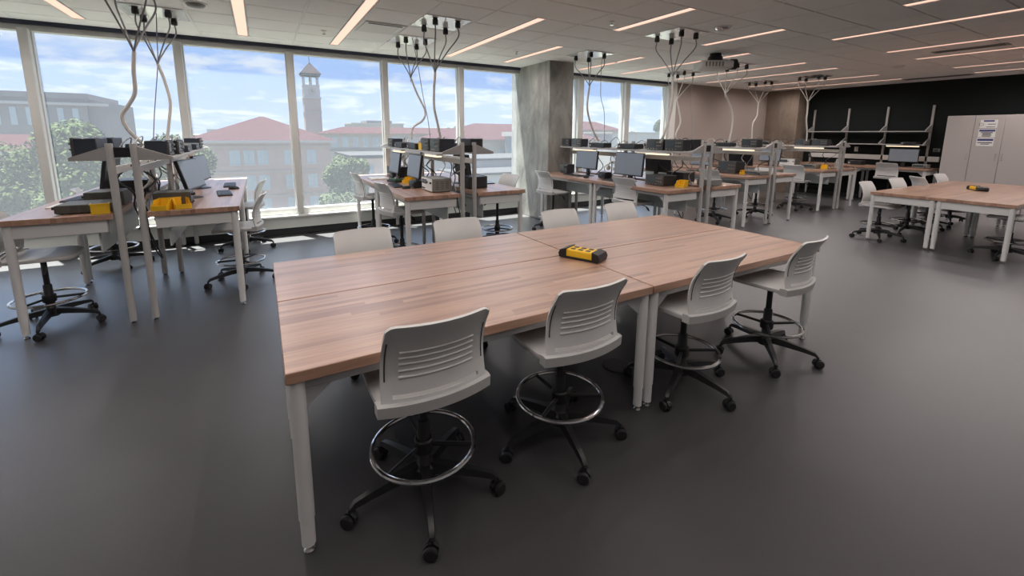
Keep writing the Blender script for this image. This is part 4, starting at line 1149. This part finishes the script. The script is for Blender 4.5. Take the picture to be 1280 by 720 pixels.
# long low hall with red roof band
Y = 118.0
def T(x, z): return far(70, x, z, Y)
t = thing('long_hall', 'long pale hall with a low red roof and rows of windows', 'building', (0, Y, GZ), 0)
x0, x1 = T(9.0, 0)[0], T(36, 0)[0]; ze = T(0, 1.6)[1]-GZ; zr = T(0, 2.2)[1]-GZ
MB().box(x0, x1, 0, 22, 0, ze).build('wall', 'stone_far', t)
MB().add([(x0-1, -1, ze), (x1+1, -1, ze), (x1+1, 23, ze), (x0-1, 23, ze), (x0+5, 11, zr+.8), (x1-5, 11, zr+.8)], [(0, 1, 5, 4), (1, 2, 5), (2, 3, 4, 5), (3, 0, 4), (3, 2, 1, 0)]).build('roof', 'roof_red', t)
for i in range(18):
    xx = x0+1.2+i*(x1-x0-2.4)/17
    wn = MB().box(xx-.75, xx+.75, -.05, .2, ze-3.6, ze-.9).build('window', 'glass_far', t)
    MB().box(xx-.06, xx+.06, -.12, 0, ze-3.6, ze-.9).build('sash', 'trim_far', wn)
MB().box(x0, x1, -.3, 0, ze-4.4, ze-3.9).build('ledge', 'metal_far', t)
# tan block behind
Y = 210.0
def T(x, z): return far(130, x, z, Y)
t = thing('tan_block', 'tan flat roofed block on the skyline behind the long hall', 'building', (0, Y, GZ), 0)
a, b = T(22.9, 0)[0], T(37.6, 0)[0]; z1 = T(0, 4.6)[1]-GZ; z2 = T(0, 5.35)[1]-GZ
MB().box(a, b, 0, 20, 0, z1).build('wall', 'stone_far', t); MB().box(a+7, b-5, 2, 16, z1, z2).build('penthouse', 'stone_far', t)
MB().box(a-.3, b+.3, -.3, 20, z1-.5, z1).build('parapet', 'trim_far', t)
# red roofed wing at right of window
Y = 80.0
def T(x, z): return far(45, x, z, Y)
t = thing('red_wing', 'pale wing with a broad red roof and white pavilion near the column', 'building', (0, Y, GZ), 0)
x0, x1 = T(18.4, 0)[0], T(40, 0)[0]; ze = T(0, 1.0)[1]-GZ; zr = T(0, 2.95)[1]-GZ
MB().box(x0+1, x1-1, 0, 22, 0, ze).build('wall', 'stone_far', t)
MB().add([(x0, -1, ze), (x1, -1, ze), (x1, 23, ze), (x0, 23, ze), (x0+9, 9, zr), (x1-9, 9, zr)], [(0, 1, 5, 4), (1, 2, 5), (2, 3, 4, 5), (3, 0, 4), (3, 2, 1, 0)]).build('roof', 'roof_red', t)
for i in range(8):
    xx = x0+3+i*2.6
    wn = MB().box(xx-.6, xx+.6, -.05, .2, ze-4, ze-1.8).build('window', 'glass_far', t)
    MB().box(xx-.06, xx+.06, -.12, 0, ze-4, ze-1.8).build('sash', 'trim_far', wn)
pa, pb = T(24.5, 0)[0], T(29.5, 0)[0]; zp = T(0, 1.9)[1]-GZ
MB().box(pa, pb, -7, -1, 0, zp-5).build('pavilion_base', 'trim_far', t)
MB().box(pa-.3, pb+.3, -7.3, -1, zp-.9, zp).build('pavilion_cornice', 'trim_far', t)
for i in range(5):
    xx = pa+.5+i*(pb-pa-1)/4
    MB().cyl((xx, -6.6, zp-5), (xx, -6.6, zp-.8), .38, 10).build('pavilion_column', 'trim_far', t)
MB().box(pa+.4, pb-.4, -5, -1.2, zp-5, zp-.9).build('pavilion_wall', 'glass_far', t)
# low flat roofs
Y = 52.0
def T(x, z): return far(30, x, z, Y)
t = thing('low_annex', 'low annex with stepped pale flat roofs right of the middle windows', 'building', (0, Y, GZ), 0)
x0, x1 = T(12.6, 0)[0], T(24, 0)[0]; z1 = T(0, -.55)[1]-GZ; z2 = T(0, -1.3)[1]-GZ
MB().box(x0, x1, 4, 18, 0, z1).build('upper_block', 'trim_far', t); MB().box(x0-1, x1, -4, 4, 0, z2).build('lower_block', 'trim_far', t)
MB().box(x0-.3, x1, 3.7, 18, z1, z1+.3).build('upper_roof', 'roof_pale', t); MB().box(x0-1.3, x1, -4.3, 3.7, z2, z2+.3).build('lower_roof', 'roof_pale', t)
for i in range(5): MB().box(x0+1+i*3.4, x0+3+i*3.4, -4.1, -3.9, z2-2.4, z2-.9).build('window', 'glass_far', t)
t = thing('brick_annex', 'small pink brick annex with a flat white roof behind the left stool', 'building', (0, 48, GZ), 0)
def T(x, z): return far(30, x, z, 48.0)
x0, x1 = T(5.2, 0)[0], T(8.6, 0)[0]; z1 = T(0, -.05)[1]-GZ
MB().box(x0, x1, 0, 10, 0, z1).build('wall', 'brick_pale', t); MB().box(x0-.3, x1+.3, -.3, 10.3, z1, z1+.35).build('roof', 'roof_pale', t)
for i in range(2):
    wn = MB().box(x0+1.2+i*2.0, x0+2.2+i*2.0, -.08, .2, z1-2.2, z1-.7).build('window', 'trim_far', t); MB().box(x0+1.35+i*2.0, x0+2.05+i*2.0, -.12, -.06, z1-2.05, z1-.85).build('pane', 'glass_far', wn)
# modern metal block far left
Y = 135.0
def T(x, z): return far(80, x, z, Y)
t = thing('metal_block', 'long grey metal clad block on the skyline at the far left', 'building', (0, Y, GZ), 0)
xa, xb, xd = T(-44, 0)[0], T(-19.8, 0)[0], T(-17.8, 0)[0]; z1 = T(0, 6.6)[1]-GZ; z2 = T(0, 5.6)[1]-GZ
MB().box(xa, xb, 0, 25, 0, z1).build('upper_block', 'metal_far', t); MB().box(xb, xd, 1, 25, 0, z2).build('side_block', 'metal_far', t)
MB().box(xa, xb+.4, -.5, 25, z1-1.2, z1).build('roof_band', 'metal_far', t)
MB().box(xa, xd+.4, -.6, 0, z2-1.0, z2-.4).build('sun_shade', 'trim_far', t)
for i in range(16):
    xx = xa+2+i*(xb-xa-4)/15
    MB().box(xx-.5, xx+.5, -.1, .2, z2-5.4, z2-1.6).build('window', 'glass_far', t)
# red roof house at the left picture edge
Y = 80.0
def T(x, z): return far(45, x, z, Y)
t = thing('red_roof_house', 'low house with a red roof at the left picture edge', 'building', (0, Y, GZ), 0)
x0, x1 = T(-24, 0)[0], T(-12.9, 0)[0]; ze = T(0, .15)[1]-GZ; zr = T(0, 1.35)[1]-GZ
MB().box(x0+.8, x1-.8, 0, 14, 0, ze).build('wall', 'brick_far', t); MB().box(x0, x1, -.8, 15, ze-.3, ze).build('eave', 'trim_far', t)
MB().add([(x0, -.8, ze), (x1, -.8, ze), (x1, 15, ze), (x0, 15, ze), (x0+6, 7, zr), (x1-5, 7, zr)], [(0, 1, 5, 4), (1, 2, 5), (2, 3, 4, 5), (3, 0, 4), (3, 2, 1, 0)]).build('roof', 'roof_red', t)
windows(t, 'glass_far', [(x0+3+i*3, x0+4.3+i*3, ze-3.2, ze-1.4) for i in range(5)], 0)
# hall seen in the right hand window
Y = 105.0
def T(x, z): return far(60, x, z, Y)
t = thing('distant_hall', 'distant hall with red hipped roof in the right hand window', 'building', (0, Y, GZ), 0)
x0, x1 = T(47.5, 0)[0], T(58.4, 0)[0]; ze = T(0, 2.5)[1]-GZ; zr = T(0, 4.1)[1]-GZ
MB().box(x0+.8, x1-.8, 0, 18, 0, ze).build('wall', 'stone_far', t)
MB().add([(x0, -.8, ze), (x1, -.8, ze), (x1, 19, ze), (x0, 19, ze), (x0+5, 8, zr), (x1-5, 8, zr)], [(0, 1, 5, 4), (1, 2, 5), (2, 3, 4, 5), (3, 0, 4), (3, 2, 1, 0)]).build('roof', 'roof_red', t)
for i in range(5): MB().box(x0+2+i*3.4, x0+3.4+i*3.4, -.08, .2, ze-3.4, ze-1.2).build('window', 'glass_far', t)
t = thing('plain_block', 'plain pale parapet block below the skyline in the right hand window', 'building', (0, 84.0, GZ), 0)
def T(x, z): return far(60, x, z, 84.0)
x0, x1 = T(56, 0)[0], T(88, 0)[0]; z1 = T(0, 2.2)[1]-GZ
MB().box(x0, x1, 0, 14, 0, z1).build('wall', 'trim_far', t); MB().box(x0-.4, x1, -.4, 14, z1-.5, z1).build('parapet', 'stone_far', t)
# skyline row behind everything
t = thing('skyline_block', 'low hazy block on the horizon between the hall and the metal block', 'building', (0, 260, GZ), 0)
MB().box(-32, 24, 0, 20, 0, 12.4).build('wall', 'stone_far', t); MB().box(-22, -12, -1, 15, 12.4, 15.2).build('penthouse', 'trim_far', t); MB().box(4, 12, -1, 15, 12.4, 15).build('penthouse', 'metal_far', t)

def tree(x, y, top, rx, label, n=2600, leaf='leaf', trunk_r=.22, size=.34):
    rg = random.Random(int(abs(x*13+y*7))+3)
    t = thing('tree', label, 'tree', (x, y, GZ), 0, 'trees outside')
    h = top-GZ; cz = h-rx*1.15
    MB().tube([(0, 0, 0), (.1, .05, h*.35), (-.1, 0, h*.7)], [trunk_r, trunk_r*.8, trunk_r*.35], 8).build('trunk', 'bark', t)
    lobes = [(0, 0, cz, rx*.8)]+[(rg.uniform(-.6, .6)*rx, rg.uniform(-.6, .6)*rx, cz+rg.uniform(-.8, .7)*rx, rx*rg.uniform(.35, .55)) for _ in range(11)]
    mb = MB()
    for _ in range(n*4):
        lx, ly, lz, lr = rg.choice(lobes)
        d = Vector((rg.gauss(0, 1), rg.gauss(0, 1), rg.gauss(0, 1))).normalized(); c = Vector((lx, ly, lz))+d*lr*rg.uniform(.75, 1.05)
        a = Vector((rg.gauss(0, 1), rg.gauss(0, 1), rg.gauss(0, 1))).normalized(); b = a.cross(d+Vector((.01, .02, .03))).normalized()
        s = .42*size*rg.uniform(.6, 1.3)
        mb.add([c-a*s, c+b*s*.55, c+a*s, c-b*s*.55], [(0, 1, 2, 3)])
    # leafy crown: uncountable leaves
    tag(mb.build('foliage', leaf, t), kind='stuff')
    return t
k = 34/24
def TT_(px_x, z): return px_x*k, H+(z-H)*k
tree(-6.0*k, 34, TT_(0, 2.25)[1], 3.0, 'leafy tree in front of the metal block beyond the left panes', 3600)
tree(-9.6*k, 38, TT_(0, 1.4)[1], 2.7, 'leafy tree at the left picture edge below the red roof', 2600)
tree(-3.6*k, 40, TT_(0, 1.6)[1], 2.4, 'leafy tree behind the posts of the left island', 2400)
tree(3.45*k, 33, TT_(0, .62)[1], 1.55, 'pale leafy tree before the brick hall beyond the third pane', 2400, 'leaf_pale', .16, .26)
tree(4.6*k, 37, TT_(0, .25)[1], 1.5, 'pale leafy tree beside the small brick annex', 1600, 'leaf_pale', .16, .26)
tree(3.0*k, 30, TT_(0, -.9)[1], 1.6, 'low bushy tree below the third pane', 1600, 'leaf_pale', .14, .26)
tree(92, 225, 6.8, 5.0, 'rounded treetop on the skyline behind the middle island cables', 1200, 'leaf', .4, .9)
tree(118, 104, 7.2, 2.2, 'thin tall tree on the skyline in the right hand window', 900, 'leaf_pale', .2, .5)
tree(110, 108, 3.6, 3.6, 'low tree left of the thin tall tree in the right hand window', 1000, 'leaf_pale', .3, .6)
tree(124, 110, 4.0, 3.6, 'low tree right of the thin tall tree in the right hand window', 1000, 'leaf_pale', .3, .6)
